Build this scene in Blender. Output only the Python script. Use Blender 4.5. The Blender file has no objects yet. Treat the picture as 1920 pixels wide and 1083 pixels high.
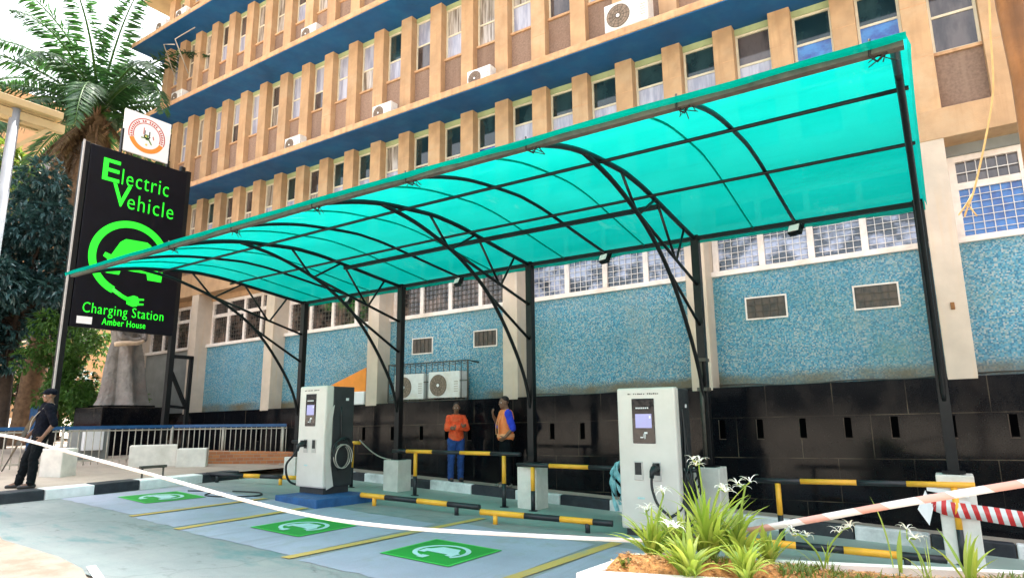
import bpy, bmesh, math, random
from mathutils import Vector, Matrix, noise as mnoise
R_ = math.radians
rnd = random.Random(7)
scene = bpy.context.scene
COL = scene.collection

# ------------------------------------------------------------------ camera
cam_d = bpy.data.cameras.new('camera'); cam = bpy.data.objects.new('camera', cam_d); COL.objects.link(cam)
RIGHT = Vector((0.8342982514845094, 0.5512448551330953, -0.00869121734738626))
DOWN = Vector((-0.1135281194339037, 0.15635316999530346, -0.9811549583675278))
FWD = Vector((-0.5394977235053806, 0.819562563762326, 0.19302696809214115))
cam.matrix_world = Matrix((( RIGHT.x, -DOWN.x, -FWD.x, 0), (RIGHT.y, -DOWN.y, -FWD.y, 0), (RIGHT.z, -DOWN.z, -FWD.z, 0), (0, 0, 0, 1)))
cam_d.sensor_width = 36.0
cam_d.lens = 1217.67 / 1920 * 36
cam_d.clip_start = 0.05; cam_d.clip_end = 3000
scene.camera = cam

# ------------------------------------------------------------------ sky and sun (behind the building)
SUN_EL, SUN_AZ = 68.0, -12.0        # azimuth from +y (into the facade) towards +x
w = bpy.data.worlds.new('World'); scene.world = w; w.use_nodes = True
nt = w.node_tree; bg = nt.nodes['Background']
sky = nt.nodes.new('ShaderNodeTexSky'); sky.sky_type = 'NISHITA'; sky.sun_disc = False
sky.sun_elevation = R_(SUN_EL); sky.sun_rotation = R_(SUN_AZ)
sky.air_density = 1.0; sky.dust_density = 6.0; sky.ozone_density = 0.6
hz = nt.nodes.new('ShaderNodeHueSaturation'); hz.inputs['Saturation'].default_value = 0.28     # a milky, hazy sky
nt.links.new(sky.outputs[0], hz.inputs['Color']); nt.links.new(hz.outputs[0], bg.inputs[0]); bg.inputs[1].default_value = 0.15
sl = bpy.data.lights.new('sun', 'SUN'); so = bpy.data.objects.new('sun', sl); COL.objects.link(so)
sl.energy = 2.6; sl.angle = R_(0.6); sl.color = (1.0, 0.95, 0.87)
sdir = Vector((math.sin(R_(SUN_AZ)) * math.cos(R_(SUN_EL)), math.cos(R_(SUN_AZ)) * math.cos(R_(SUN_EL)), math.sin(R_(SUN_EL))))
so.rotation_euler = sdir.to_track_quat('Z', 'Y').to_euler(); so.location = (0, 30, 40)
scene.view_settings.view_transform = 'Standard'; scene.view_settings.look = 'None'
scene.view_settings.gamma = 1.0
scene.view_settings.exposure = 2.38
scene.cycles.max_bounces = 10; scene.cycles.diffuse_bounces = 6; scene.cycles.transmission_bounces = 6
scene.cycles.transparent_max_bounces = 12

def GZ(x):            # the street falls gently to the right
    return -1.722 - 0.038 * x

# ------------------------------------------------------------------ materials
class NT:
    def __init__(s, m): s.t = m.node_tree; s.n = s.t.nodes; s.l = s.t.links
    def new(s, k, **kw):
        n = s.n.new(k)
        for a, b in kw.items(): setattr(n, a, b)
        return n
    def link(s, a, b): s.l.new(a, b)
    def coords(s, scale=(1, 1, 1), kind='Object'):
        tc = s.new('ShaderNodeTexCoord'); mp = s.new('ShaderNodeMapping'); mp.inputs['Scale'].default_value = scale
        s.link(tc.outputs[kind], mp.inputs[0]); return mp.outputs[0]
    def world(s, scale=(1, 1, 1)):
        g = s.new('ShaderNodeNewGeometry'); mp = s.new('ShaderNodeMapping'); mp.inputs['Scale'].default_value = scale
        s.link(g.outputs['Position'], mp.inputs[0]); return mp.outputs[0]
    def noise(s, vec, scale, detail=4, rough=0.55):
        n = s.new('ShaderNodeTexNoise'); n.inputs['Scale'].default_value = scale; n.inputs['Detail'].default_value = detail
        n.inputs['Roughness'].default_value = rough; s.link(vec, n.inputs['Vector']); return n.outputs['Fac']
    def ramp(s, fac, stops, interp='LINEAR'):
        r = s.new('ShaderNodeValToRGB'); r.color_ramp.interpolation = interp; e = r.color_ramp.elements
        while len(e) < len(stops): e.new(0.5)
        for i, (p, c) in enumerate(stops):
            e[i].position = p; e[i].color = (c, c, c, 1) if not hasattr(c, '__len__') else (*c[:3], 1)
        s.link(fac, r.inputs[0]); return r.outputs[0]
    def mix(s, fac, a, b, mode='MIX'):
        m = s.new('ShaderNodeMix', data_type='RGBA', blend_type=mode)
        for val, idx in ((fac, 0), (a, 6), (b, 7)):
            if hasattr(val, 'links') or hasattr(val, 'is_linked'): s.link(val, m.inputs[idx])
            elif idx == 0: m.inputs[0].default_value = val
            else: m.inputs[idx].default_value = (*val[:3], 1)
        return m.outputs[2]
    def math(s, op, a, b=0.0, c=0.0):
        m = s.new('ShaderNodeMath', operation=op)
        for i, v in enumerate((a, b, c)):
            if hasattr(v, 'is_linked'): s.link(v, m.inputs[i])
            else: m.inputs[i].default_value = v
        return m.outputs[0]
    def bump(s, h, strength=0.2, dist=0.02):
        b = s.new('ShaderNodeBump'); b.inputs['Strength'].default_value = strength; b.inputs['Distance'].default_value = dist
        s.link(h, b.inputs['Height']); return b.outputs[0]

def newmat(name):
    m = bpy.data.materials.new(name); m.use_nodes = True
    N = NT(m); return m, N, m.node_tree.nodes['Principled BSDF']

def mat(name, col, rough=0.6, var=0.18, scale=6.0, bump=0.0, bscale=40, metal=0.0, spec=0.5, streak=None, dirt=None, orand=0.0):
    """colour broken up by two noises; streak = colour of rain streaks; dirt = colour of blotches"""
    m, N, P = newmat(name)
    v = N.coords()
    f = N.noise(v, scale, 5)
    lo = tuple(c * (1 - var) for c in col); hi = tuple(min(1, c * (1 + var)) for c in col)
    c = N.ramp(f, [(0.3, lo), (0.7, hi)])
    if streak:
        g = N.noise(N.world((5, 5, 0.35)), 1.6, 4)
        c = N.mix(N.ramp(g, [(0.52, 0.0), (0.72, 0.75)]), c, streak)
    if dirt:
        g = N.noise(N.world(), 1.3, 8, 0.68)
        c = N.mix(N.ramp(g, [(0.5, 0.0), (0.68, 0.8)]), c, dirt)
    if orand:
        oi = N.new('ShaderNodeObjectInfo'); k = N.math('MULTIPLY_ADD', oi.outputs['Random'], 2 * orand, 1 - orand)
        cb = N.new('ShaderNodeCombineXYZ'); [N.link(k, cb.inputs[i]) for i in range(3)]
        c = N.mix(1.0, c, cb.outputs[0], 'MULTIPLY')
    N.link(c, P.inputs['Base Color'])
    rr = N.ramp(N.noise(v, scale * 3, 3), [(0.3, max(0.02, rough - 0.08)), (0.7, min(1, rough + 0.08))])
    N.link(rr, P.inputs['Roughness'])
    P.inputs['Metallic'].default_value = metal; P.inputs['Specular IOR Level'].default_value = spec
    if bump: N.link(N.bump(N.noise(v, bscale, 4), bump, 0.01), P.inputs['Normal'])
    return m

M = {}
M['stone'] = mat('ochre_stone', (0.47, 0.295, 0.16), 0.8, 0.16, 3, 0.25, 60, streak=(0.38, 0.22, 0.11), dirt=(0.51, 0.36, 0.22), orand=0.08)
M['stone_pale'] = mat('pale_column_stone', (0.54, 0.45, 0.36), 0.75, 0.1, 3, 0.2, 60, streak=(0.56, 0.42, 0.28))
M['spandrel'] = mat('brown_pebble_panel', (0.25, 0.168, 0.125), 0.9, 0.22, 26, 0.4, 90, streak=(0.31, 0.215, 0.16), dirt=(0.23, 0.14, 0.095), orand=0.16)
M['soffit'] = mat('blue_soffit_paint', (0.002, 0.085, 0.25), 0.7, 0.2, 1.2, 0.05, 30, dirt=(0.004, 0.125, 0.31))
M['fascia'] = mat('stained_ledge_edge', (0.52, 0.32, 0.175), 0.85, 0.25, 5, 0.4, 40, streak=(0.34, 0.17, 0.09), dirt=(0.55, 0.25, 0.11))
M['cream'] = mat('cream_window_paint', (0.66, 0.60, 0.46), 0.6, 0.1, 8)
M['lintel'] = mat('soffit_tinted_lintel', (0.36, 0.42, 0.22), 0.8, 0.15, 4)  # cream window heads; green bounce from the soffit is put into the colour
M['whiteframe'] = mat('white_frame_paint', (0.75, 0.68, 0.62), 0.55, 0.1, 8, dirt=(0.60, 0.48, 0.38))
M['bars'] = mat('white_bar_paint', (0.58, 0.56, 0.54), 0.5, 0.1, 20)
M['greywall'] = mat('grey_render', (0.20, 0.21, 0.20), 0.85, 0.15, 3, 0.2)
M['wall'] = mat('tan_render', (0.46, 0.32, 0.18), 0.85, 0.15, 2, 0.2)
M['black'] = mat('black_steel_paint', (0.005, 0.006, 0.007), 0.42, 0.3, 14, spec=0.28, dirt=(0.009, 0.010, 0.010))
M['gutter'] = mat('weathered_brown_steel', (0.06, 0.055, 0.045), 0.6, 0.35, 9, dirt=(0.10, 0.085, 0.06))
M['concrete'] = mat('pale_concrete', (0.72, 0.68, 0.62), 0.85, 0.12, 5, 0.35, 50, dirt=(0.58, 0.53, 0.46))
M['whitepaint'] = mat('white_kerb_paint', (0.78, 0.79, 0.78), 0.7, 0.12, 6, 0.25, 50, dirt=(0.42, 0.43, 0.42))
M['blackpaint'] = mat('black_kerb_paint', (0.018, 0.022, 0.03), 0.6, 0.3, 6, 0.25, 50, dirt=(0.05, 0.055, 0.06))
M['yellow'] = mat('yellow_pipe_paint', (0.90, 0.44, 0.03), 0.45, 0.1, 9, dirt=(0.75, 0.36, 0.04))
M['pipeblack'] = mat('black_pipe_paint', (0.014, 0.016, 0.02), 0.42, 0.3, 9)
M['bluepaint'] = mat('blue_rail_paint', (0.012, 0.075, 0.20), 0.45, 0.2, 9)
M['plinthblue'] = mat('blue_plinth_paint', (0.015, 0.085, 0.24), 0.6, 0.25, 6, 0.2, dirt=(0.04, 0.10, 0.2))
M['baluster'] = mat('dusty_silver_paint', (0.42, 0.38, 0.32), 0.5, 0.2, 9)
M['shell'] = mat('pale_grey_powder_coat', (0.66, 0.61, 0.56), 0.42, 0.05, 3, dirt=(0.60, 0.55, 0.49))
M['shelldark'] = mat('charcoal_powder_coat', (0.028, 0.030, 0.032), 0.45, 0.2, 6)
M['void'] = mat('slot_shade_black', (0.0012, 0.0012, 0.0014), 1.0, 0.1, 6, spec=0.0)  # flat black standing for the shade inside the uncut drain slots
M['rubber'] = mat('black_rubber', (0.008, 0.011, 0.012), 0.5, 0.3, 20)
M['screen'] = mat('black_glass', (0.012, 0.011, 0.014), 0.12, 0.2, 6)
M['aclean'] = mat('white_air_unit_casing', (0.68, 0.68, 0.66), 0.5, 0.08, 6, dirt=(0.55, 0.50, 0.42))
M['fan'] = mat('brown_fan_grille', (0.22, 0.16, 0.115), 0.6, 0.3, 20)
M['white'] = mat('clean_white', (0.78, 0.78, 0.78), 0.5, 0.04, 6)
M['signblack'] = mat('black_sign_face', (0.003, 0.0035, 0.007), 0.4, 0.3, 3, spec=0.2)
M['alu'] = mat('pale_grey_metal', (0.50, 0.49, 0.47), 0.4, 0.1, 12, metal=0.4)
M['brick'] = None
M['skin'] = mat('dark_brown_skin', (0.17, 0.085, 0.05), 0.5, 0.15, 12)
M['hair'] = mat('black_hair', (0.006, 0.005, 0.005), 0.8, 0.3, 60, 0.5, 200)
M['eye'] = mat('eye_white', (0.6, 0.57, 0.53), 0.3, 0.02)
M['navy'] = mat('navy_uniform', (0.003, 0.0045, 0.010), 0.8, 0.25, 20, 0.3, 150, spec=0.1)
M['trousers_dark'] = mat('dark_trousers', (0.005, 0.007, 0.009), 0.85, 0.25, 20, 0.3, 150, spec=0.1)
M['jeans'] = mat('royal_blue_trousers', (0.015, 0.055, 0.22), 0.85, 0.25, 14, 0.3, 150)
M['orangered'] = mat('orange_red_jacket', (0.72, 0.075, 0.015), 0.75, 0.22, 14, 0.3, 90, dirt=(0.75, 0.20, 0.06))
M['hivis'] = mat('orange_vest_cloth', (0.80, 0.22, 0.06), 0.7, 0.1, 14, 0.2, 90)
M['reflect'] = mat('pale_reflective_strip', (0.80, 0.36, 0.16), 0.4, 0.1, 14)
M['royal'] = mat('blue_shirt', (0.01, 0.035, 0.50), 0.8, 0.2, 14, 0.2, 90)
M['shoe'] = mat('black_shoe', (0.012, 0.011, 0.011), 0.4, 0.2, 20)
M['shoelight'] = mat('dusty_shoe', (0.22, 0.19, 0.16), 0.6, 0.2, 20)
M['gunwood'] = mat('rifle_wood', (0.10, 0.065, 0.03), 0.5, 0.3, 20)
M['orangeboard'] = mat('orange_board', (0.78, 0.26, 0.025), 0.6, 0.12, 3, dirt=(0.7, 0.22, 0.03))
M['teal'] = mat('teal_plastic_sheet', (0.22, 0.48, 0.52), 0.4, 0.3, 9)
M['timber'] = mat('weathered_timber', (0.20, 0.085, 0.022), 0.75, 0.4, 3, 0.5, 30, streak=(0.06, 0.026, 0.008))
M['rope'] = mat('straw_rope', (0.42, 0.28, 0.11), 0.8, 0.15, 20)
M['statue'] = mat('grey_plastic_wrap', (0.19, 0.175, 0.16), 0.45, 0.3, 4, 0.4, 12, dirt=(0.20, 0.15, 0.13))
M['statuetan'] = mat('tan_wrap', (0.55, 0.42, 0.30), 0.6, 0.2, 6)
M['trunk'] = mat('bark', (0.05, 0.034, 0.024), 0.9, 0.35, 8, 0.8, 20)
M['palmtrunk'] = mat('palm_bark', (0.17, 0.105, 0.06), 0.9, 0.4, 8, 0.9, 16)
M['soil'] = mat('wood_chip_soil', (0.50, 0.22, 0.07), 0.9, 0.4, 22, 0.8, 60)
M['planter'] = mat('white_planter_render', (0.74, 0.70, 0.66), 0.8, 0.08, 6, 0.3, 50)
M['planterside'] = mat('buff_planter_side', (0.62, 0.42, 0.24), 0.85, 0.15, 6, 0.3, 50)
M['roofcream'] = mat('cream_shelter_roof', (0.36, 0.26, 0.13), 0.7, 0.15, 3)
M['roofgrey'] = mat('grey_post_paint', (0.22, 0.24, 0.27), 0.5, 0.12, 6)
M['farwall'] = mat('tan_far_wall', (0.34, 0.20, 0.10), 0.9, 0.1, 0.5)

def leafmat(name, a, b, rough=0.5, trans=0.35):
    m, N, P = newmat(name)
    g = N.new('ShaderNodeNewGeometry')
    c = N.ramp(g.outputs['Random Per Island'], [(0.0, a), (1.0, b)])
    N.link(c, P.inputs['Base Color']); P.inputs['Roughness'].default_value = rough
    tr = N.new('ShaderNodeBsdfTranslucent'); N.link(N.mix(0.5, c, (b[0] * 1.2, b[1] * 1.3, b[2] * 0.7)), tr.inputs[0])
    mx = N.new('ShaderNodeMixShader'); mx.inputs[0].default_value = trans
    N.link(P.outputs[0], mx.inputs[1]); N.link(tr.outputs[0], mx.inputs[2])
    N.link(mx.outputs[0], m.node_tree.nodes['Material Output'].inputs[0]); return m
M['palmleaf'] = leafmat('palm_frond_green', (0.009, 0.045, 0.022), (0.045, 0.125, 0.034))
M['deadleaf'] = leafmat('dead_frond', (0.10, 0.06, 0.035), (0.26, 0.18, 0.10))
M['darkleaf'] = leafmat('dark_bluish_leaf', (0.012, 0.045, 0.045), (0.06, 0.14, 0.15), 0.32, 0.15)
M['shrubleaf'] = leafmat('shrub_leaf', (0.025, 0.09, 0.015), (0.10, 0.22, 0.04))
M['limeleaf'] = leafmat('lime_leaf', (0.06, 0.12, 0.015), (0.18, 0.24, 0.04))
M['lilyleaf'] = leafmat('lily_blade', (0.17, 0.30, 0.03), (0.50, 0.55, 0.12), 0.4)
M['petal'] = leafmat('white_petal', (0.75, 0.74, 0.72), (0.82, 0.80, 0.78), 0.5, 0.3)

# mosaic: 2.4 cm tesserae of mixed blue, teal and white
def mosaic():
    m, N, P = newmat('blue_glass_mosaic')
    v = N.world()
    s = N.new('ShaderNodeVectorMath', operation='SNAP'); s.inputs[1].default_value = (0.021, 0.021, 0.021)
    N.link(v, s.inputs[0])
    wn = N.new('ShaderNodeTexWhiteNoise', noise_dimensions='3D'); N.link(s.outputs[0], wn.inputs['Vector'])
    c = N.ramp(wn.outputs['Value'], [(0.0, (0.015, 0.15, 0.26)), (0.22, (0.045, 0.25, 0.38)), (0.42, (0.10, 0.33, 0.45)), (0.6, (0.16, 0.29, 0.30)),
                                    (0.75, (0.25, 0.37, 0.40)), (0.88, (0.38, 0.43, 0.42)), (1.0, (0.12, 0.21, 0.18))], 'CONSTANT')
    big = N.noise(N.world((0.45, 1, 0.8)), 1.0, 5)
    c = N.mix(N.ramp(big, [(0.35, 0.0), (0.65, 0.75)]), c, N.mix(0.6, c, (0.04, 0.15, 0.20)))
    c = N.mix(N.ramp(N.noise(N.world((0.8, 1, 1.1)), 1.0, 6, 0.65), [(0.5, 0.0), (0.7, 0.4)]), c, N.mix(0.4, c, (0.34, 0.38, 0.33)))
    c = N.mix(N.ramp(N.noise(N.world((0.5, 1, 0.7)), 1.7, 4), [(0.5, 0.0), (0.75, 0.55)]), c, N.mix(0.55, c, (0.07, 0.20, 0.15)))
    st = N.noise(N.world((3.5, 1, 0.3)), 1.0, 5)
    c = N.mix(N.ramp(st, [(0.58, 0.0), (0.8, 0.45)]), c, (0.26, 0.28, 0.24))
    # brown-green damp at the bottom of every panel
    sep = N.new('ShaderNodeSeparateXYZ'); N.link(N.world(), sep.inputs[0])
    zz = N.math('SUBTRACT', sep.outputs[2], N.math('MULTIPLY_ADD', sep.outputs[0], 0.0155, 0.49))
    dz = N.math('ADD', zz, N.math('MULTIPLY', N.noise(N.world((1, 1, 0.6)), 1.4, 5), -0.30))
    damp = N.math('MULTIPLY', N.ramp(dz, [(0.0, 0.9), (0.12, 0.0)]), N.ramp(N.noise(N.world((0.7, 1, 0.2)), 1.0, 3), [(0.35, 0.25), (0.6, 1.0)]))
    c = N.mix(damp, c, (0.12, 0.085, 0.03))
    N.link(c, P.inputs['Base Color']); P.inputs['Roughness'].default_value = 0.45
    return m
M['mosaic'] = mosaic()

def granite():
    m, N, P = newmat('black_polished_granite')
    v = N.world()
    sp = N.noise(v, 70, 2); c = N.ramp(sp, [(0.45, (0.003, 0.0034, 0.005)), (0.66, (0.007, 0.008, 0.010)), (0.76, (0.07, 0.07, 0.072))])
    g = N.noise(N.world((0.8, 1, 0.5)), 2.2, 7, 0.65)
    c = N.mix(N.ramp(g, [(0.5, 0.0), (0.78, 0.3)]), c, (0.035, 0.025, 0.018))
    mp = N.new('ShaderNodeSeparateXYZ'); N.link(v, mp.inputs[0])
    cb = N.new('ShaderNodeCombineXYZ'); N.link(mp.outputs[0], cb.inputs[0])
    N.link(N.math('SUBTRACT', mp.outputs[2], N.math('MULTIPLY', mp.outputs[0], 0.0155)), cb.inputs[1])
    b = N.new('ShaderNodeTexBrick'); b.inputs['Scale'].default_value = 1.0; b.inputs['Brick Width'].default_value = 0.957; b.inputs['Row Height'].default_value = 0.62
    b.inputs['Mortar Size'].default_value = 0.006; b.offset = 0.5
    N.link(cb.outputs[0], b.inputs['Vector'])
    worn = N.ramp(N.noise(v, 1.7, 3), [(0.45, 0.15), (0.62, 1.0)])
    c = N.mix(N.math('MULTIPLY', b.outputs['Fac'], worn), c, (0.09, 0.07, 0.05))
    N.link(c, P.inputs['Base Color'])
    N.link(N.ramp(g, [(0.4, 0.07), (0.75, 0.2)]), P.inputs['Roughness']); P.inputs['Specular IOR Level'].default_value = 0.16
    wv = N.noise(N.world((1, 1, 1)), 1.1, 2); N.link(N.bump(wv, 0.05, 0.05), P.inputs['Normal'])
    return m
M['granite'] = granite()

def glass(name, a, b, scale=(1.2, 1, 0.8), rough=0.06, lo=0.4, hi=0.6):
    m, N, P = newmat(name)
    f = N.noise(N.world(scale), 2.0, 4, 0.6)
    N.link(N.ramp(f, [(lo, a), (hi, b)]), P.inputs['Base Color'])
    P.inputs['Roughness'].default_value = rough; P.inputs['Specular IOR Level'].default_value = 0.9
    return m
M['glass_dark'] = glass('dark_window_glass', (0.004, 0.018, 0.022), (0.02, 0.05, 0.055))
M['glass_brown'] = glass('dim_window_glass', (0.035, 0.03, 0.032), (0.10, 0.085, 0.085), (2, 1, 0.6))
M['glass_pale'] = glass('lavender_window_glass', (0.27, 0.29, 0.39), (0.44, 0.46, 0.56), (4, 1, 0.5), 0.2)  # pale lavender colour, mottled in upright streaks
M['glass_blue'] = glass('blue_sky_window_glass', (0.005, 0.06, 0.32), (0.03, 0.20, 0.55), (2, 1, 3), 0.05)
M['glass_curtain'] = glass('curtained_window_glass', (0.16, 0.13, 0.10), (0.50, 0.46, 0.42), (9, 1, 0.6), 0.15)
M['glass_reflect'] = glass('painted_reflection_glass', (0.012, 0.030, 0.055), (0.36, 0.42, 0.58), (1.1, 1, 1.5), 0.08, 0.44, 0.58)  # light and dark reflections are painted as blotches in the pane colour
M['glass_reflect_brown'] = glass('painted_reflection_glass_brown', (0.015, 0.014, 0.014), (0.20, 0.14, 0.11), (1.3, 1, 1.6), 0.1, 0.42, 0.66)  # same painted reflections in brown tones
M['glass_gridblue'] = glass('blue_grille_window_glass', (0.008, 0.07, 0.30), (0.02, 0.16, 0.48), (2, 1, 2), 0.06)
M['ventdark'] = glass('dark_vent_opening', (0.01, 0.008, 0.006), (0.06, 0.035, 0.02), (6, 1, 3), 0.5)

def netmat():
    m, N, P = newmat('green_shade_cloth')
    v = N.world()
    f = N.noise(N.world((0.5, 1.2, 1)), 1.4, 5)
    c = N.ramp(f, [(0.3, (0.0, 0.39, 0.315)), (0.7, (0.004, 0.455, 0.38))])
    c = N.mix(N.ramp(N.noise(N.world((0.35, 0.8, 1)), 1.0, 6, 0.65), [(0.45, 0.0), (0.75, 0.55)]), c, (0.0, 0.32, 0.265))
    c = N.mix(N.ramp(N.noise(N.world((1.6, 0.5, 1)), 1.3, 8, 0.72), [(0.60, 0.0), (0.74, 0.35)]), c, (0.20, 0.55, 0.47))
    c = N.mix(N.ramp(N.noise(N.world((0.4, 7, 1)), 1.2, 5, 0.6), [(0.62, 0.0), (0.75, 0.35)]), c, (0.0, 0.30, 0.25))
    gr = N.noise(v, 85, 2); c2 = N.mix(N.ramp(gr, [(0.35, 0.16), (0.6, 0.0)]), c, (0.0, 0.24, 0.2))
    d = N.new('ShaderNodeBsdfDiffuse'); N.link(c2, d.inputs[0])
    t = N.new('ShaderNodeBsdfTranslucent'); N.link(c2, t.inputs[0])
    mx = N.new('ShaderNodeMixShader'); mx.inputs[0].default_value = 0.72; N.link(d.outputs[0], mx.inputs[1]); N.link(t.outputs[0], mx.inputs[2])
    tp = N.new('ShaderNodeBsdfTransparent'); tp.inputs[0].default_value = (0.3, 1.0, 0.9, 1)
    m2 = N.new('ShaderNodeMixShader'); m2.inputs[0].default_value = 0.05; N.link(mx.outputs[0], m2.inputs[1]); N.link(tp.outputs[0], m2.inputs[2])
    N.link(m2.outputs[0], m.node_tree.nodes['Material Output'].inputs[0]); return m
M['net'] = netmat()

def glow(name, col, e):
    m, N, P = newmat(name); P.inputs['Base Color'].default_value = (*col, 1); P.inputs['Roughness'].default_value = 0.4
    P.inputs['Emission Color'].default_value = (*col, 1); P.inputs['Emission Strength'].default_value = e; return m
M['signgreen'] = glow('bright_sign_green', (0.015, 0.80, 0.02), 0.22)  # bright green with a slight emission
M['lcd'] = glow('lcd_lavender', (0.30, 0.28, 0.50), 0.12)
M['lamp'] = mat('lamp_glass', (0.8, 0.8, 0.8), 0.2, 0.02)

def striped(name, a, b, period, axis=0, skew=0.5, duty=0.5):
    m, N, P = newmat(name)
    tc = N.new('ShaderNodeUVMap'); sp = N.new('ShaderNodeSeparateXYZ'); N.link(tc.outputs[0], sp.inputs[0])
    t = N.math('ADD', N.math('DIVIDE', sp.outputs[0], period), N.math('MULTIPLY', sp.outputs[1], skew))
    fr = N.math('FRACT', t); st = N.math('GREATER_THAN', fr, duty)
    N.link(N.mix(st, a, b), P.inputs['Base Color']); P.inputs['Roughness'].default_value = 0.35
    return m
M['tape'] = striped('barrier_tape', (0.66, 0.64, 0.63), (0.60, 0.33, 0.28), 0.34, duty=0.55, skew=0.12)
M['tape_pale'] = striped('faded_barrier_tape', (0.78, 0.77, 0.77), (0.74, 0.62, 0.60), 1.1, duty=0.6)
M['tape_red'] = striped('twisted_barrier_tape', (0.75, 0.73, 0.72), (0.62, 0.03, 0.03), 0.105, skew=0.45, duty=0.5)

def groundmat():
    m, N, P = newmat('worn_painted_tarmac')
    v = N.world()
    f = N.noise(v, 0.7, 8, 0.6)
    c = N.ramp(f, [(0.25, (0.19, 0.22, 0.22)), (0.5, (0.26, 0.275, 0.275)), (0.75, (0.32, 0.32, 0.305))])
    f2 = N.noise(N.world((0.7, 1.6, 1)), 1.1, 7, 0.65)
    c = N.mix(N.ramp(f2, [(0.54, 0.0), (0.66, 0.7)]), c, (0.06, 0.19, 0.20))
    f3 = N.noise(N.world((1, 2.2, 1)), 2.6, 8, 0.7)
    c = N.mix(N.ramp(f3, [(0.60, 0.0), (0.70, 0.7)]), c, (0.09, 0.10, 0.10))
    vo = N.new('ShaderNodeTexVoronoi', feature='DISTANCE_TO_EDGE'); vo.inputs['Scale'].default_value = 0.3
    wn_ = N.new('ShaderNodeTexNoise'); wn_.inputs['Scale'].default_value = 1.2; wn_.inputs['Detail'].default_value = 6; N.link(v, wn_.inputs['Vector']); wp = N.mix(0.8, v, wn_.outputs['Color'], 'ADD'); N.link(wp, vo.inputs['Vector'])
    c = N.mix(N.ramp(vo.outputs['Distance'], [(0.0, 0.35), (0.006, 0.0)]), c, (0.10, 0.105, 0.10))
    grit = N.noise(v, 150, 3, 0.7); c = N.mix(N.ramp(grit, [(0.35, 0.35), (0.5, 0.0)]), c, (0.12, 0.13, 0.13))
    c = N.mix(N.ramp(grit, [(0.6, 0.0), (0.75, 0.4)]), c, (0.55, 0.55, 0.53))
    oil = N.noise(N.world((1, 1, 1)), 0.9, 9, 0.75); c = N.mix(N.ramp(oil, [(0.60, 0.0), (0.70, 0.6)]), c, (0.10, 0.11, 0.105))
    tyre = N.noise(N.world((5.5, 0.35, 1)), 1.0, 6, 0.7); c = N.mix(N.ramp(tyre, [(0.56, 0.0), (0.72, 0.4)]), c, (0.16, 0.18, 0.18))
    sep = N.new('ShaderNodeSeparateXYZ'); N.link(v, sep.inputs[0])
    canopy_glow = N.ramp(N.math('ADD', sep.outputs[1], N.math('MULTIPLY', f, 1.2)), [(0.0, 0.0), (1.0, 1.0)])
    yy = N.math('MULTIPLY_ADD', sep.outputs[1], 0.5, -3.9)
    canopy_glow = N.ramp(N.math('ADD', yy, N.math('MULTIPLY', f2, 0.5)), [(0.3, 0.0), (0.75, 0.75)])
    c = N.mix(canopy_glow, c, N.ramp(f3, [(0.3, (0.25, 0.37, 0.32)), (0.7, (0.38, 0.46, 0.41))]))  # green canopy glow put into the back ground colour; apron darkened against bounce
    N.link(c, P.inputs['Base Color']); N.link(N.ramp(f3, [(0.3, 0.55), (0.7, 0.8)]), P.inputs['Roughness'])
    N.link(N.bump(N.noise(v, 60, 4), 0.25, 0.01), P.inputs['Normal']); return m
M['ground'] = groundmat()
def wornpaint(name, col, under, amount=0.5, scale=2.0):
    m, N, P = newmat(name); v = N.world()
    f = N.noise(v, scale, 8, 0.7); f2 = N.noise(v, 0.8, 4)
    c = N.ramp(f2, [(0.3, tuple(x * 0.85 for x in col)), (0.7, tuple(min(1, x * 1.12) for x in col))])
    grit = N.noise(v, 130, 3, 0.7); c = N.mix(N.ramp(grit, [(0.36, 0.4), (0.5, 0.0)]), c, tuple(x * 0.5 for x in under))
    tyre = N.noise(N.world((5.5, 0.35, 1)), 1.0, 6, 0.7); c = N.mix(N.ramp(tyre, [(0.54, 0.0), (0.72, 0.45)]), c, tuple(x * 0.7 for x in under))
    c = N.mix(N.ramp(f, [(amount, 0.0), (amount + 0.14, 0.85)]), c, under)
    N.link(c, P.inputs['Base Color']); P.inputs['Roughness'].default_value = 0.65
    N.link(N.bump(N.noise(v, 60, 4), 0.2, 0.01), P.inputs['Normal']); return m
M['baypaint'] = wornpaint('faded_blue_bay_paint', (0.37, 0.38, 0.48), (0.31, 0.325, 0.345), 0.52)
M['lineyellow'] = wornpaint('faded_yellow_line_paint', (0.62, 0.40, 0.10), (0.34, 0.33, 0.24), 0.54, 3)
M['evgreen'] = wornpaint('green_bay_symbol_paint', (0.012, 0.30, 0.03), (0.02, 0.22, 0.04), 0.62)
M['evlime'] = wornpaint('bright_green_border_paint', (0.06, 0.52, 0.08), (0.05, 0.4, 0.08), 0.62)
M['evwhite'] = wornpaint('pale_symbol_paint', (0.45, 0.66, 0.66), (0.35, 0.52, 0.52), 0.6)
M['footway'] = wornpaint('dusty_footway_concrete', (0.40, 0.33, 0.27), (0.28, 0.24, 0.20), 0.5)
M['farground'] = wornpaint('dusty_street', (0.50, 0.42, 0.33), (0.42, 0.35, 0.28), 0.5, 0.8)
M['sunpave'] = wornpaint('pale_kerb_paving', (0.15, 0.13, 0.105), (0.095, 0.068, 0.046), 0.48)
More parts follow.
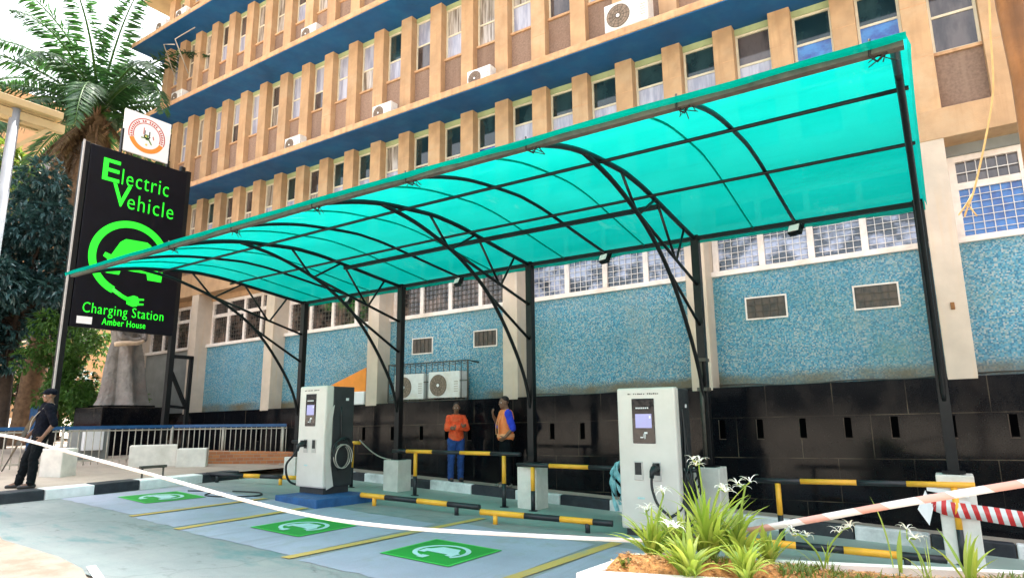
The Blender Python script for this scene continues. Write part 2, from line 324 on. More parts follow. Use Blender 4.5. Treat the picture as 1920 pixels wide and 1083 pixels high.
def brickmat():
    m, N, P = newmat('orange_clay_brick')
    b = N.new('ShaderNodeTexBrick'); b.inputs['Scale'].default_value = 1; b.inputs['Brick Width'].default_value = 0.22; b.inputs['Row Height'].default_value = 0.075
    b.inputs['Mortar Size'].default_value = 0.006
    b.inputs['Color1'].default_value = (0.50, 0.19, 0.07, 1); b.inputs['Color2'].default_value = (0.36, 0.12, 0.05, 1); b.inputs['Mortar'].default_value = (0.30, 0.24, 0.18, 1)
    sp = N.new('ShaderNodeSeparateXYZ'); N.link(N.world(), sp.inputs[0]); cb = N.new('ShaderNodeCombineXYZ')
    N.link(N.math('ADD', sp.outputs[0], sp.outputs[1]), cb.inputs[0]); N.link(sp.outputs[2], cb.inputs[1]); N.link(cb.outputs[0], b.inputs['Vector'])
    N.link(b.outputs['Color'], P.inputs['Base Color']); P.inputs['Roughness'].default_value = 0.9; return m
M['brick'] = brickmat()
# ------------------------------------------------------------------ mesh helpers
class MB:
    """collects shapes, then links them as ONE mesh object"""
    def __init__(s): s.bm = bmesh.new(); s.uv = None
    def face(s, pts, mi=0, smooth=False):
        f = s.bm.faces.new([s.bm.verts.new(p) for p in pts]); f.material_index = mi; f.smooth = smooth; return f
    def hexa(s, p, mi=0):
        v = [s.bm.verts.new(q) for q in p]
        for f in ((0, 3, 2, 1), (4, 5, 6, 7), (0, 1, 5, 4), (1, 2, 6, 5), (2, 3, 7, 6), (3, 0, 4, 7)):
            g = s.bm.faces.new([v[i] for i in f]); g.material_index = mi
        return v
    def box(s, x0, x1, y0, y1, z0, z1, mi=0, bev=0.0):
        v = s.hexa([(x0, y0, z0), (x1, y0, z0), (x1, y1, z0), (x0, y1, z0), (x0, y0, z1), (x1, y0, z1), (x1, y1, z1), (x0, y1, z1)], mi)
        if bev: s.bevel(v, bev)
        return s
    def sbox(s, x0, x1, y0, y1, fz0, fz1, mi=0, bev=0.0):      # bottom and top follow functions of x
        v = s.hexa([(x0, y0, fz0(x0)), (x1, y0, fz0(x1)), (x1, y1, fz0(x1)), (x0, y1, fz0(x0)), (x0, y0, fz1(x0)), (x1, y0, fz1(x1)), (x1, y1, fz1(x1)), (x0, y1, fz1(x0))], mi)
        if bev: s.bevel(v, bev)
        return s
    def bevel(s, verts, w, seg=2):
        es = {e for q in verts for e in q.link_edges}
        r = bmesh.ops.bevel(s.bm, geom=list(es), offset=w, segments=seg, affect='EDGES', profile=0.5, material=-1)
    def tube(s, pts, r, n=8, mi=0, cap=True, flat=None):
        pts = [Vector(p) for p in pts]; k = len(pts)
        rr = r if hasattr(r, '__len__') else [r] * k
        rings = []; up = None
        for i, p in enumerate(pts):
            t = (pts[min(i + 1, k - 1)] - pts[max(i - 1, 0)]).normalized()
            if up is None:
                up = Vector((0, 0, 1)) if abs(t.z) < 0.9 else Vector((1, 0, 0))
            a = t.cross(up); a.normalize(); b = a.cross(t); up = b
            rings.append([s.bm.verts.new(p + (a * math.cos(2 * math.pi * j / n) + b * math.sin(2 * math.pi * j / n)) * rr[i]) for j in range(n)])
        for i in range(k - 1):
            for j in range(n):
                f = s.bm.faces.new((rings[i][j], rings[i][(j + 1) % n], rings[i + 1][(j + 1) % n], rings[i + 1][j])); f.smooth = True; f.material_index = mi
        if cap:
            for q in (rings[0][::-1], rings[-1]):
                f = s.bm.faces.new(q); f.material_index = mi
        return s
    def bar(s, a, b, w, h=None, mi=0, up=(0, 0, 1)):           # rectangular section from a to b
        a, b = Vector(a), Vector(b); h = h or w; t = (b - a).normalized(); u = Vector(up)
        if abs(t.dot(u)) > 0.95: u = Vector((1, 0, 0))
        x = t.cross(u).normalized() * w / 2; y = x.cross(t).normalized() * h / 2
        s.hexa([a - x - y, a + x - y, a + x + y, a - x + y, b - x - y, b + x - y, b + x + y, b - x + y], mi); return s
    def loft(s, rings, mi=0, cap=True, smooth=True):
        R = [[s.bm.verts.new(p) for p in r] for r in rings]; n = len(R[0])
        for i in range(len(R) - 1):
            for j in range(n):
                f = s.bm.faces.new((R[i][j], R[i][(j + 1) % n], R[i + 1][(j + 1) % n], R[i + 1][j])); f.smooth = smooth; f.material_index = mi
        if cap:
            s.bm.faces.new(R[0][::-1]).material_index = mi; s.bm.faces.new(R[-1]).material_index = mi
        return s
    def ball(s, c, r, mi=0, seg=10, sc=(1, 1, 1)):
        m = Matrix.Translation(c) @ Matrix.Diagonal((r * sc[0], r * sc[1], r * sc[2], 1))
        o = bmesh.ops.create_uvsphere(s.bm, u_segments=seg, v_segments=max(4, seg * 2 // 3), radius=1, matrix=m)
        for v in o['verts']:
            for f in v.link_faces: f.material_index = mi; f.smooth = True
        return s
    def cyl(s, c, r, h, axis='z', n=16, mi=0):
        d = {'x': Vector((1, 0, 0)), 'y': Vector((0, 1, 0)), 'z': Vector((0, 0, 1))}[axis] * h / 2
        return s.tube([Vector(c) - d, Vector(c) + d], r, n, mi)
    def prism(s, poly, org, u, v, d, mi=0):                    # polygon in plane (u,v), extruded by vector d
        org, u, v, d = Vector(org), Vector(u), Vector(v), Vector(d)
        A = [org + u * p[0] + v * p[1] for p in poly]
        va = [s.bm.verts.new(p) for p in A]; vb = [s.bm.verts.new(p + d) for p in A]; n = len(A)
        for q in (va[::-1], vb):
            f = s.bm.faces.new(q); f.material_index = mi
        for i in range(n):
            s.bm.faces.new((va[i], va[(i + 1) % n], vb[(i + 1) % n], vb[i])).material_index = mi
        return s
    def ring(s, org, u, v, d, r0, r1, a0, a1, n=40, mi=0):     # arc band
        org, u, v, d = Vector(org), Vector(u), Vector(v), Vector(d)
        out = [[], [], [], []]
        for i in range(n + 1):
            a = a0 + (a1 - a0) * i / n; dr = u * math.cos(a) + v * math.sin(a)
            for k, p in enumerate((org + dr * r0, org + dr * r1, org + dr * r1 + d, org + dr * r0 + d)): out[k].append(s.bm.verts.new(p))
        for i in range(n):
            for k in range(4):
                k2 = (k + 1) % 4
                s.bm.faces.new((out[k][i], out[k2][i], out[k2][i + 1], out[k][i + 1])).material_index = mi
        for i in (0, n): s.bm.faces.new([out[k][i] for k in range(4)]).material_index = mi
        return s
    def add_mesh(s, me, mtx, mi=0):
        n0 = len(s.bm.verts); s.bm.verts.ensure_lookup_table()
        b2 = bmesh.new(); b2.from_mesh(me); b2.transform(mtx)
        mp = {v: s.bm.verts.new(v.co) for v in b2.verts}
        for f in b2.faces:
            try: g = s.bm.faces.new([mp[v] for v in f.verts]); g.material_index = mi
            except ValueError: pass
        b2.free(); return s
    def build(s, name, mats, parent=None, smooth_angle=None, normals=True):
        if normals: bmesh.ops.recalc_face_normals(s.bm, faces=s.bm.faces)
        me = bpy.data.meshes.new(name); s.bm.to_mesh(me); s.bm.free()
        for m in (mats if isinstance(mats, (list, tuple)) else [mats]): me.materials.append(M[m] if isinstance(m, str) else m)
        o = bpy.data.objects.new(name, me); COL.objects.link(o)
        if parent: o.parent = parent
        return o

def tag(o, label, cat, group=None, kind=None):
    o['label'] = label; o['category'] = cat
    if group: o['group'] = group
    if kind: o['kind'] = kind
    return o
def thing(name, label, cat, loc=(0, 0, 0), rz=0, group=None):
    o = bpy.data.objects.new(name, None); COL.objects.link(o); o.location = loc; o.rotation_euler = (0, 0, rz); o.empty_display_size = 0.2
    return tag(o, label, cat, group)
def structure(o):
    o['kind'] = 'structure'; return o
def children(o): return [c for c in list(bpy.data.objects) if c.parent == o]
def copy_tree(o, parent=None):
    kids = children(o); c = o.copy(); COL.objects.link(c); c.parent = parent
    for k in kids: copy_tree(k, c)
    return c

def text_mesh(body, size, spacing=1.0, bold=0.0):
    cu = bpy.data.curves.new('lettering', 'FONT'); cu.body = body; cu.size = size; cu.space_character = spacing; cu.extrude = 0.004; cu.offset = bold
    cu.resolution_u = 3
    o = bpy.data.objects.new('lettering', cu); COL.objects.link(o)
    bpy.context.view_layer.update()
    me = bpy.data.meshes.new_from_object(o.evaluated_get(bpy.context.evaluated_depsgraph_get()))
    bpy.data.objects.remove(o); return me
def text_fit(mb, body, org, u, v, width, height, mi=0, spacing=1.0, bold=0.0, slant=0.0):
    me = text_mesh(body, 1.0, spacing, bold)
    xs = [q.co.x for q in me.vertices]; ys = [q.co.y for q in me.vertices]
    sx = width / (max(xs) - min(xs)); sy = height / (max(ys) - min(ys)) if height else sx
    u, v = Vector(u), Vector(v); n = u.cross(v)
    o = Vector(org) - u * min(xs) * sx - v * min(ys) * sy * 0
    m = Matrix(((u.x * sx, v.x * sy, n.x, o.x), (u.y * sx, v.y * sy, n.y, o.y), (u.z * sx, v.z * sy, n.z, o.z), (0, 0, 0, 1)))
    mb.add_mesh(me, m, mi); bpy.data.meshes.remove(me)

def remeshed(mb, name, mats, parent, voxel=0.012, smooth=4, fold=0.0):
    """fuse overlapping closed shapes into one continuous surface"""
    bmesh.ops.recalc_face_normals(mb.bm, faces=mb.bm.faces)
    me = bpy.data.meshes.new(name); mb.bm.to_mesh(me); mb.bm.free()
    t = bpy.data.objects.new('temporary', me); COL.objects.link(t)
    r = t.modifiers.new('r', 'REMESH'); r.mode = 'VOXEL'; r.voxel_size = voxel; r.use_smooth_shade = True
    q = t.modifiers.new('s', 'SMOOTH'); q.iterations = smooth; q.factor = 0.5
    bpy.context.view_layer.update()
    out = bpy.data.meshes.new_from_object(t.evaluated_get(bpy.context.evaluated_depsgraph_get())); out.name = name
    bpy.data.objects.remove(t)
    if fold:
        co = [(v.co.copy(), v.normal.copy()) for v in out.vertices]
        for v, (c, n) in zip(out.vertices, co):
            k = mnoise.noise(Vector((c.x * 16, c.y * 16, c.z * 26))) + .6 * mnoise.noise(Vector((c.x * 34 + 5, c.y * 34, c.z * 40)))
            v.co = c + n * fold * k
    out.materials.clear()
    for m in (mats if isinstance(mats, (list, tuple)) else [mats]): out.materials.append(M[m] if isinstance(m, str) else m)
    for f in out.polygons: f.use_smooth = True; f.material_index = 0
    o = bpy.data.objects.new(name, out); COL.objects.link(o); o.parent = parent; return o
def capsule(mb, a, b, r0, r1, n=10, mi=0):
    a, b = Vector(a), Vector(b); t = (b - a); L = t.length; t.normalize()
    pts = [a - t * r0 * 0.92, a - t * r0 * 0.55, a]; rs = [r0 * 0.25, r0 * 0.8, r0]
    pts += [b, b + t * r1 * 0.55, b + t * r1 * 0.92]; rs += [r1, r1 * 0.8, r1 * 0.25]
    mb.tube(pts, rs, n, mi)
def ribbon(name, pts, width, mats, tilt=None, parent=None, twist=0.0, thick=0.0015):
    """a strip with uv = (metres along, 0..1 across)"""
    bm = bmesh.new(); uv = bm.loops.layers.uv.new('UVMap'); pts = [Vector(p) for p in pts]; d = 0; prev = None
    n = len(pts)
    for i, p in enumerate(pts):
        t = (pts[min(i + 1, n - 1)] - pts[max(i - 1, 0)]).normalized()
        side = t.cross(Vector((0, 0, 1))).normalized(); up = side.cross(t).normalized()
        a = (tilt or 0) + twist * i / n + 0.25 * math.sin(i * 0.9) * (0.6 if twist == 0 else 0)
        ww = up * math.cos(a) + side * math.sin(a)
        if i: d += (p - pts[i - 1]).length
        cur = (bm.verts.new(p - ww * width / 2), bm.verts.new(p + ww * width / 2), d)
        if prev:
            f = bm.faces.new((prev[0], cur[0], cur[1], prev[1])); f.smooth = True
            for lp, q in zip(f.loops, ((prev[2], 0), (cur[2], 0), (cur[2], 1), (prev[2], 1))): lp[uv].uv = q
        prev = cur
    me = bpy.data.meshes.new(name); bm.to_mesh(me); bm.free(); me.materials.append(M[mats])
    o = bpy.data.objects.new(name, me); COL.objects.link(o); o.parent = parent
    s = o.modifiers.new('thickness', 'SOLIDIFY'); s.thickness = thick
    return o
def px_ray(px, py):
    return RIGHT * ((px - 960) / 1217.67) + DOWN * ((py - 541.5) / 1217.67) + FWD
def smoothpath(pts, k=8):
    P = [Vector(p) for p in pts]; out = []
    for i in range(len(P) - 1):
        p0, p1, p2, p3 = P[max(i - 1, 0)], P[i], P[i + 1], P[min(i + 2, len(P) - 1)]
        for j in range(k):
            t = j / k
            out.append(0.5 * ((2 * p1) + (p2 - p0) * t + (2 * p0 - 5 * p1 + 4 * p2 - p3) * t * t + (3 * p1 - p0 - 3 * p2 + p3) * t ** 3))
    out.append(P[-1]); return out
# ------------------------------------------------------------------ ground, kerbs, markings
def sheet(name, poly, mats, dz, sub=1):
    mb = MB(); mb.face([(x, y, GZ(x) + dz) for x, y in poly]); return structure(mb.build(name, mats))
mb = MB()
for x0, x1 in ((-400, -60), (-60, 40), (40, 300)):
    zz = lambda x: max(min(GZ(x), GZ(-60)), GZ(40)) - 0.02
    mb.face([(x0, -300, zz(x0)), (x1, -300, zz(x1)), (x1, 400, zz(x1)), (x0, 400, zz(x0))])
structure(mb.build('ground', 'farground'))
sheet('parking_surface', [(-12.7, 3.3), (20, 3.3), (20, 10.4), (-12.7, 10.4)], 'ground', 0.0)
# bays: blue painted rectangles between yellow lines
BX = [-13.05 + 0.3, -11.4, -8.75, -6.08, -3.74, -1.3]
mb = MB()
for x0, x1, y0, y1 in ((-12.36, -10.02, 5.2, 7.4), (-9.82, -8.72, 5.08, 7.4), (-8.5, -6.26, 5.0, 7.5), (-6.02, -3.88, 4.93, 7.75), (-3.66, -1.4, 4.9, 7.75)):
    n = 12
    lo = [(x0 + (x1 - x0) * i / n, y0 + rnd.uniform(-.03, .03)) for i in range(n + 1)]; hi = [(x0 + (x1 - x0) * i / n, y1 + rnd.uniform(-.03, .03)) for i in range(n + 1)]
    mb.face([(x, y, GZ(x) + .004) for x, y in lo + hi[::-1]])
structure(mb.build('parking_bay_paint', 'baypaint'))
mb = MB()
for (xa, ya), (xb, yb), w_ in (((-9.91, 5.1), (-9.99, 7.4), .14), ((-8.55, 5.0), (-8.70, 7.2), .16), ((-6.2, 4.88), (-6.03, 8.3), .15), ((-3.88, 4.6), (-3.70, 8.0), .16)):
    mb.face([(xa - w_ / 2, ya, GZ(xa) + .008), (xa + w_ / 2, ya, GZ(xa) + .008), (xb + w_ / 2, yb, GZ(xb) + .008), (xb - w_ / 2, yb, GZ(xb) + .008)])
structure(mb.build('parking_bay_lines', 'lineyellow'))
# green charging symbols on the ground
def ev_symbol(cx, cy, rz, s, label, sx=1.0):
    t = thing('charging_bay_symbol', label, 'ground marking', (cx, cy, GZ(cx) + .010), rz, 'green charging symbols painted on the bays')
    k = -0.038
    def flat(mb, poly, z): mb.face([(x * sx * s, y * s, z + k * x * sx * s) for x, y in poly])
    mb = MB(); flat(mb, [(-.5, -.5), (.5, -.5), (.5, .5), (-.5, .5)], 0); mb.build('green_panel', 'evgreen', t)
    mb = MB()
    for a, b in (((-.5, -.5), (.5, -.46)), ((-.5, .46), (.5, .5)), ((-.5, -.46), (-.46, .46)), ((.46, -.46), (.5, .46))):
        flat(mb, [a, (b[0], a[1]), b, (a[0], b[1])], .003)
    mb.build('border', 'evlime', t)
    mb = MB(); n = 30
    for i in range(n):
        a0 = R_(-35 + 290 * i / n); a1 = R_(-35 + 290 * (i + 1) / n)
        flat(mb, [(.28 * math.cos(a0), .28 * math.sin(a0)), (.34 * math.cos(a0), .34 * math.sin(a0)), (.34 * math.cos(a1), .34 * math.sin(a1)), (.28 * math.cos(a1), .28 * math.sin(a1))], .004)
    flat(mb, [(-.08, -.36), (.02, -.36), (.02, -.24), (-.08, -.24)], .004)
    flat(mb, [(-.24, -.14), (-.15, -.14), (-.15, -.08), (.15, -.08), (.15, -.14), (.24, -.14), (.25, .02), (.20, .05), (.13, .19), (-.13, .19), (-.20, .05), (-.25, .02)], .004)
    mb.build('car_and_cable_mark', 'evwhite', t)
ev_symbol(-5.07, 6.18, 0, 1.0, 'nearest green square with white car symbol, on the bay by the planter')
ev_symbol(-7.46, 6.16, 0, .98, 'middle green square with white car symbol, in front of the charger on the blue plinth')
ev_symbol(-11.32, 6.32, R_(-3), 1.0, 'farthest green square with white car symbol, nearest the guard')

# rear footway and kerbs
mb = MB(); mb.hexa([(-13.9, 10.42, GZ(-13.9) - .1), (20, 10.62, GZ(20) - .1), (20, 11.4, GZ(20) - .1), (-13.9, 11.4, GZ(-13.9) - .1), (-13.9, 10.42, GZ(-13.9) + .15), (20, 10.62, GZ(20) + .15), (20, 11.4, GZ(20) + .15), (-13.9, 11.4, GZ(-13.9) + .15)])
structure(mb.build('footway', 'footway'))
def kerb_run(name, pts, colours, h=.155, w=.14):
    mb = MB()
    for (a, b), c in zip(zip(pts[:-1], pts[1:]), colours):
        a = Vector((*a, 0)); b = Vector((*b, 0)); t = (b - a).normalized(); nrm = Vector((-t.y, t.x, 0)) * w; g = t * .006
        q = [a + g, b - g, b - g + nrm, a + g + nrm]
        hh = h + rnd.uniform(-.008, .008)
        v = mb.hexa([(p.x, p.y, GZ(p.x) - .05) for p in q] + [(p.x, p.y, GZ(p.x) + hh) for p in q], c); mb.bevel(v, .018)
    return structure(mb.build(name, ['whitepaint', 'blackpaint']))
# rear kerb: alternating blocks, boundaries read from the photo
kx = [-12.7, -11.8, -10.94, -10.585, -9.3, -8.765, -7.74, -6.755, -5.82, -4.89, -3.9, -2.99, -2.08, -1.26, -.38, .5, 1.4, 2.3]
kp = [(x, 10.27 + (x + 9) * .008) for x in kx]
kerb_run('rear_kerb', kp, [1, 0] * 8 + [1], h=.17)
# side kerb on the left, the guard stands on it; first black block, white, black, white, black
sk = [(-12.75, 8.75), (-12.62, 7.85), (-12.5, 6.55), (-12.42, 5.75), (-12.36, 4.97), (-12.3, 4.0), (-12.25, 3.2)]
kerb_run('side_kerb', [(p[0], p[1]) for p in reversed(sk)], [0, 1, 0, 1, 0, 1], h=.17, w=.30)
mb = MB(); P = [(-12.5, 2.5), (-12.9, 9.2), (-12.9, 10.9), (-40, 10.9), (-40, 2.5)]
mb.face([(x, y, GZ(x) + .13) for x, y in P]); structure(mb.build('side_footway', 'footway'))
# pale sunlit pavement in the lower left corner
mb = MB(); P = [(-9.6, 3.38), (-8.9, 3.22), (-7.6, 3.25), (-6.95, 3.18), (-6.45, 3.02), (-6.3, 1.2), (-11, 1.2)]
lo = [(x, y, GZ(x) - .05) for x, y in P]; hi = [(x, y, GZ(x) + .10) for x, y in P]
n = len(P); A = [mb.bm.verts.new(p) for p in lo]; B = [mb.bm.verts.new(p) for p in hi]
mb.bm.faces.new(B); [mb.bm.faces.new((A[i], A[(i + 1) % n], B[(i + 1) % n], B[i])) for i in range(n)]
structure(mb.build('roadside_pavement', 'sunpave'))
mb = MB(); 
for (xa, ya), (xb, yb) in (((-7.4, 3.42), (-6.2, 3.05)),):
    mb.face([(xa, ya, GZ(xa) + .006), (xa, ya + .09, GZ(xa) + .006), (xb, yb + .09, GZ(xb) + .006), (xb, yb, GZ(xb) + .006)])
structure(mb.build('road_edge_line', 'whitepaint'))
# low brick edging along the far fence panel
mb = MB(); A = [(-14.95, 9.25), (-13.35, 10.70), (-13.62, 10.70), (-15.15, 9.45)]
v = mb.hexa([(x, y, GZ(x)) for x, y in A] + [(x, y, GZ(x) + .42) for x, y in A]); mb.bevel(v, .012)
tag(mb.build('brick_edging', 'brick'), 'low orange brick edging in front of the fence end by the building', 'brick edging')

# ------------------------------------------------------------------ the office building
b = thing('office_building', 'ochre office building with dark blue ledges, blue mosaic panels and black granite base', 'building', (0, 0, 0))
FY = 10.9                                   # front plane of granite, columns and pilasters
gt = lambda x: .49 + .0155 * x              # granite top
sl_ = lambda x: 2.42 + .0155 * x            # ground floor sill
bm0 = lambda x: 3.93 + .012 * x             # underside of the beam
bm1 = lambda x: 4.40 + .0 * x
XL, XR = -22.5, 8.0
low = lambda x: GZ(x) - .2
mb = MB(); mb.sbox(XL, XR, FY, FY + .62, low, gt, bev=.01); mb.build('granite_base', 'granite', b)
slotx = [-15.2, -14.2, -13.2, -12.3, -11.3, -10.4, -9.55, -8.85, -8.25, -7.3, -6.29, -5.65, -4.7, -4.0, -3.1, -2.51, -1.88, -1.26, -.66, .02, .7, 1.4]
for x in slotx:
    z = gt(x) - .66; mb = MB(); mb.box(x - .045, x + .045, FY - .004, FY + .03, z - .15, z + .14); mb.box(x - .058, x - .046, FY - .005, FY + .02, z - .16, z + .14, 1); mb.box(x - .058, x + .05, FY - .0055, FY + .02, z - .172, z - .16, 1); mb.build('drain_slot', ['void', 'trunk'], b)
mb = MB(); mb.box(XL, XR, FY + .6, 24, -3, 14.9); mb.box(XL - .35, XR, FY - .5, 24, 14.9, 15.3); mb.build('wall', 'wall', b)  # roof slab is out of view, its height set to place the shade edge
# columns
colx = [-22.3, -18.85, -15.2, -11.28, -7.41, -3.56, .04, 3.9, 7.6]
for x in colx:
    mb = MB(); mb.sbox(x, x + .35, FY - .002, FY + .58, lambda q: gt(q) - .04, lambda q: bm0(q) + .02, bev=.008); mb.build('column', 'stone_pale', b)
# bays
for i in range(len(colx) - 1):
    x0, x1 = colx[i] + .35, colx[i + 1]
    if i:
        mb = MB(); mb.sbox(x0, x1, FY + .40, FY + .56, gt, sl_); mb.build('mosaic_panel', 'mosaic', b)
    else:
        mb = MB(); mb.sbox(x0, x1, FY + .40, FY + .56, gt, sl_); mb.build('rendered_panel', 'greywall', b)
    # sill, window frame with four lights and a row of top lights
    mb = MB(); mb.sbox(x0, x1, FY + .34, FY + .58, sl_, lambda q: sl_(q) + .09, bev=.006); mb.build('window_sill', 'whiteframe', b)
    wt = lambda q: bm0(q) - .16
    fr = MB(); yf0, yf1 = FY + .47, FY + .55
    w_ = (x1 - x0 - .02); L = 4; cw = (w_ - .1) / L
    fr.sbox(x0, x1, yf0, yf1, lambda q: wt(q) - .09, wt); tr0 = lambda q: wt(q) - .42
    fr.sbox(x0, x1, yf0 + .003, yf1, lambda q: tr0(q) - .1, tr0)
    for k in range(L + 1):
        xa = x0 + .01 + k * cw; fr.sbox(xa, xa + .1, yf0 - .003, yf1, lambda q: sl_(q) + .09, lambda q: wt(q) - .001)
    f = fr.build('ground_floor_window', 'whiteframe', b)
    mb = MB(); mb.sbox(x0, x1, FY + .42, FY + .60, wt, lambda q: bm0(q) + .1); mb.build('lintel', 'greywall' if i == 6 else 'stone', b)
    for k in range(L):
        xa, xb = x0 + .11 + k * cw, x0 + .01 + (k + 1) * cw
        kind = 'glass_gridblue' if (i == 6) else ('glass_reflect' if i >= 4 else 'glass_reflect_brown')
        mb = MB(); mb.face([(xa, yf1 - .03, sl_(xa) + .09), (xb, yf1 - .03, sl_(xb) + .09), (xb, yf1 - .03, tr0(xb) - .1), (xa, yf1 - .03, tr0(xa) - .1)])
        mb.face([(xa, yf1 - .02, tr0(xa)), (xb, yf1 - .02, tr0(xb)), (xb, yf1 - .02, wt(xb) - .09), (xa, yf1 - .02, wt(xa) - .09)], 1)
        mb.build('pane', [kind, 'glass_brown'], f)
        g = MB(); r = .0055
        for j in range(1, 6):
            x = xa + (xb - xa) * j / 6; g.box(x - r, x + r, yf0 + .02, yf0 + .032, sl_(x) + .1, tr0(x) - .1); g.box(x - r, x + r, yf0 + .02, yf0 + .032, tr0(x), wt(x) - .09)
        for j in range(1, 7):
            h = (tr0(xa) - .1 - sl_(xa) - .09) * j / 7; g.sbox(xa, xb, yf0 + .0215, yf0 + .0305, lambda q: sl_(q) + .09 + h - r, lambda q: sl_(q) + .09 + h + r)
        g.sbox(xa, xb, yf0 + .0215, yf0 + .0305, lambda q: tr0(q) + .15, lambda q: tr0(q) + .165)
        g.build('window_grille', 'bars' if i >= 4 else 'gutter', f)
# small barred vents in the mosaic
for x0, x1, z0, z1 in ((-2.66, -2.04, 1.59, 1.93), (-1.02, -.44, 1.60, 1.94), (-10.2, -9.62, 1.45, 1.78), (-8.42, -7.84, 1.50, 1.82)):
    y = FY + .40; mb = MB()
    mb.box(x0 - .024, x1 + .024, y - .02, y + .01, z1, z1 + .024); mb.box(x0 - .024, x1 + .024, y - .02, y + .01, z0 - .024, z0)
    mb.box(x0 - .024, x0, y - .018, y + .01, z0, z1); mb.box(x1, x1 + .024, y - .018, y + .01, z0, z1)
    v = mb.build('vent', 'whiteframe', b)
    mb = MB(); mb.face([(x0, y - .004, z0), (x1, y - .004, z0), (x1, y - .004, z1), (x0, y - .004, z1)]); mb.build('opening', 'ventdark', v)
    mb = MB()
    for j in range(1, 5): mb.box(x0 + (x1 - x0) * j / 5 - .004, x0 + (x1 - x0) * j / 5 + .004, y - .016, y - .008, z0, z1)
    for j in range(1, 3): mb.box(x0, x1, y - .018, y - .01, z0 + (z1 - z0) * j / 3 - .004, z0 + (z1 - z0) * j / 3 + .004)
    mb.build('vent_grille', 'gutter', v)
# thin cable sagging along the foot of the mosaic, and an iron bolt on the right column
mb = MB()
for i in range(4, 7):
    x0, x1 = colx[i] + .35, colx[i + 1]; mb.tube([(x0 + (x1 - x0) * k / 14, FY + .38, gt(x0 + (x1 - x0) * k / 14) + .05 + .02 * math.sin(k * .9) - .03 * math.sin(math.pi * k / 14)) for k in range(15)], .009, 5)
mb.build('wall_cable', 'gutter', b)
mb = MB(); mb.box(.19, .24, FY - .03, FY, 1.42, 1.52, bev=.006); mb.build('column_bolt', 'timber', b)
# beam under the first upper storey
mb = MB(); mb.sbox(XL, XR, FY - .012, FY + .6, bm0, bm1, bev=.01); mb.build('beam', 'stone', b)
# ledges with blue soffits
LEDGE = [6.80, 9.88, 12.94]
for i, z in enumerate(LEDGE):
    xl = XL + .05 - .15 if i == 2 else XL + .05
    mb = MB(); mb.box(xl - .2, XR, 10.12, FY + .6, z + .02, z + .17, 0, bev=.012); o = mb.build('ledge', 'fascia', b)
    mb = MB(); mb.box(xl - .19, XR, 10.14, FY + .6, z, z + .019); mb.build('soffit', 'soffit', o)
# pilasters, spandrel panels, windows on three storeys and the start of a fourth
ST = [(4.40, 5.34, 6.80), (6.97, 8.43, 9.88), (10.05, 11.50, 12.94), (13.11, 14.4, 14.9)]
P0, PD = .07, .957
protoW = {}
rw = random.Random(3)
def window(x0, x1, z0, z1, hi, lo, bar):
    key = (round(z1 - z0, 2), hi, lo, bar)
    if key in protoW:
        o = copy_tree(protoW[key], b); o.location = (x0, FY + .2, z0); return o
    W, H = x1 - x0, z1 - z0; f = MB(); t = .04
    f.box(0, W, 0, .06, 0, t); f.box(0, W, 0, .06, H - .16, H - .12); f.box(0, t, .002, .06, t, H - .16); f.box(W - t, W, .002, .06, t, H - .16)
    f.box(t, W - t, .005, .05, H * bar - .02, H * bar + .02)
    o = f.build('window', 'cream', b); o.location = (x0, FY + .2, z0)
    f = MB(); f.box(0, W, -.02, .06, H - .12, H - .001); f.build('window_head', 'lintel', o)
    f = MB(); f.face([(t, .03, H * bar + .02), (W - t, .03, H * bar + .02), (W - t, .03, H - .16), (t, .03, H - .16)]); f.build('upper_pane', hi, o)
    f = MB(); f.face([(t, .02, t), (W - t, .02, t), (W - t, .02, H * bar - .02), (t, .02, H * bar - .02)]); f.build('lower_pane', lo, o)
    protoW[key] = o; return o
protoP, protoS = {}, {}
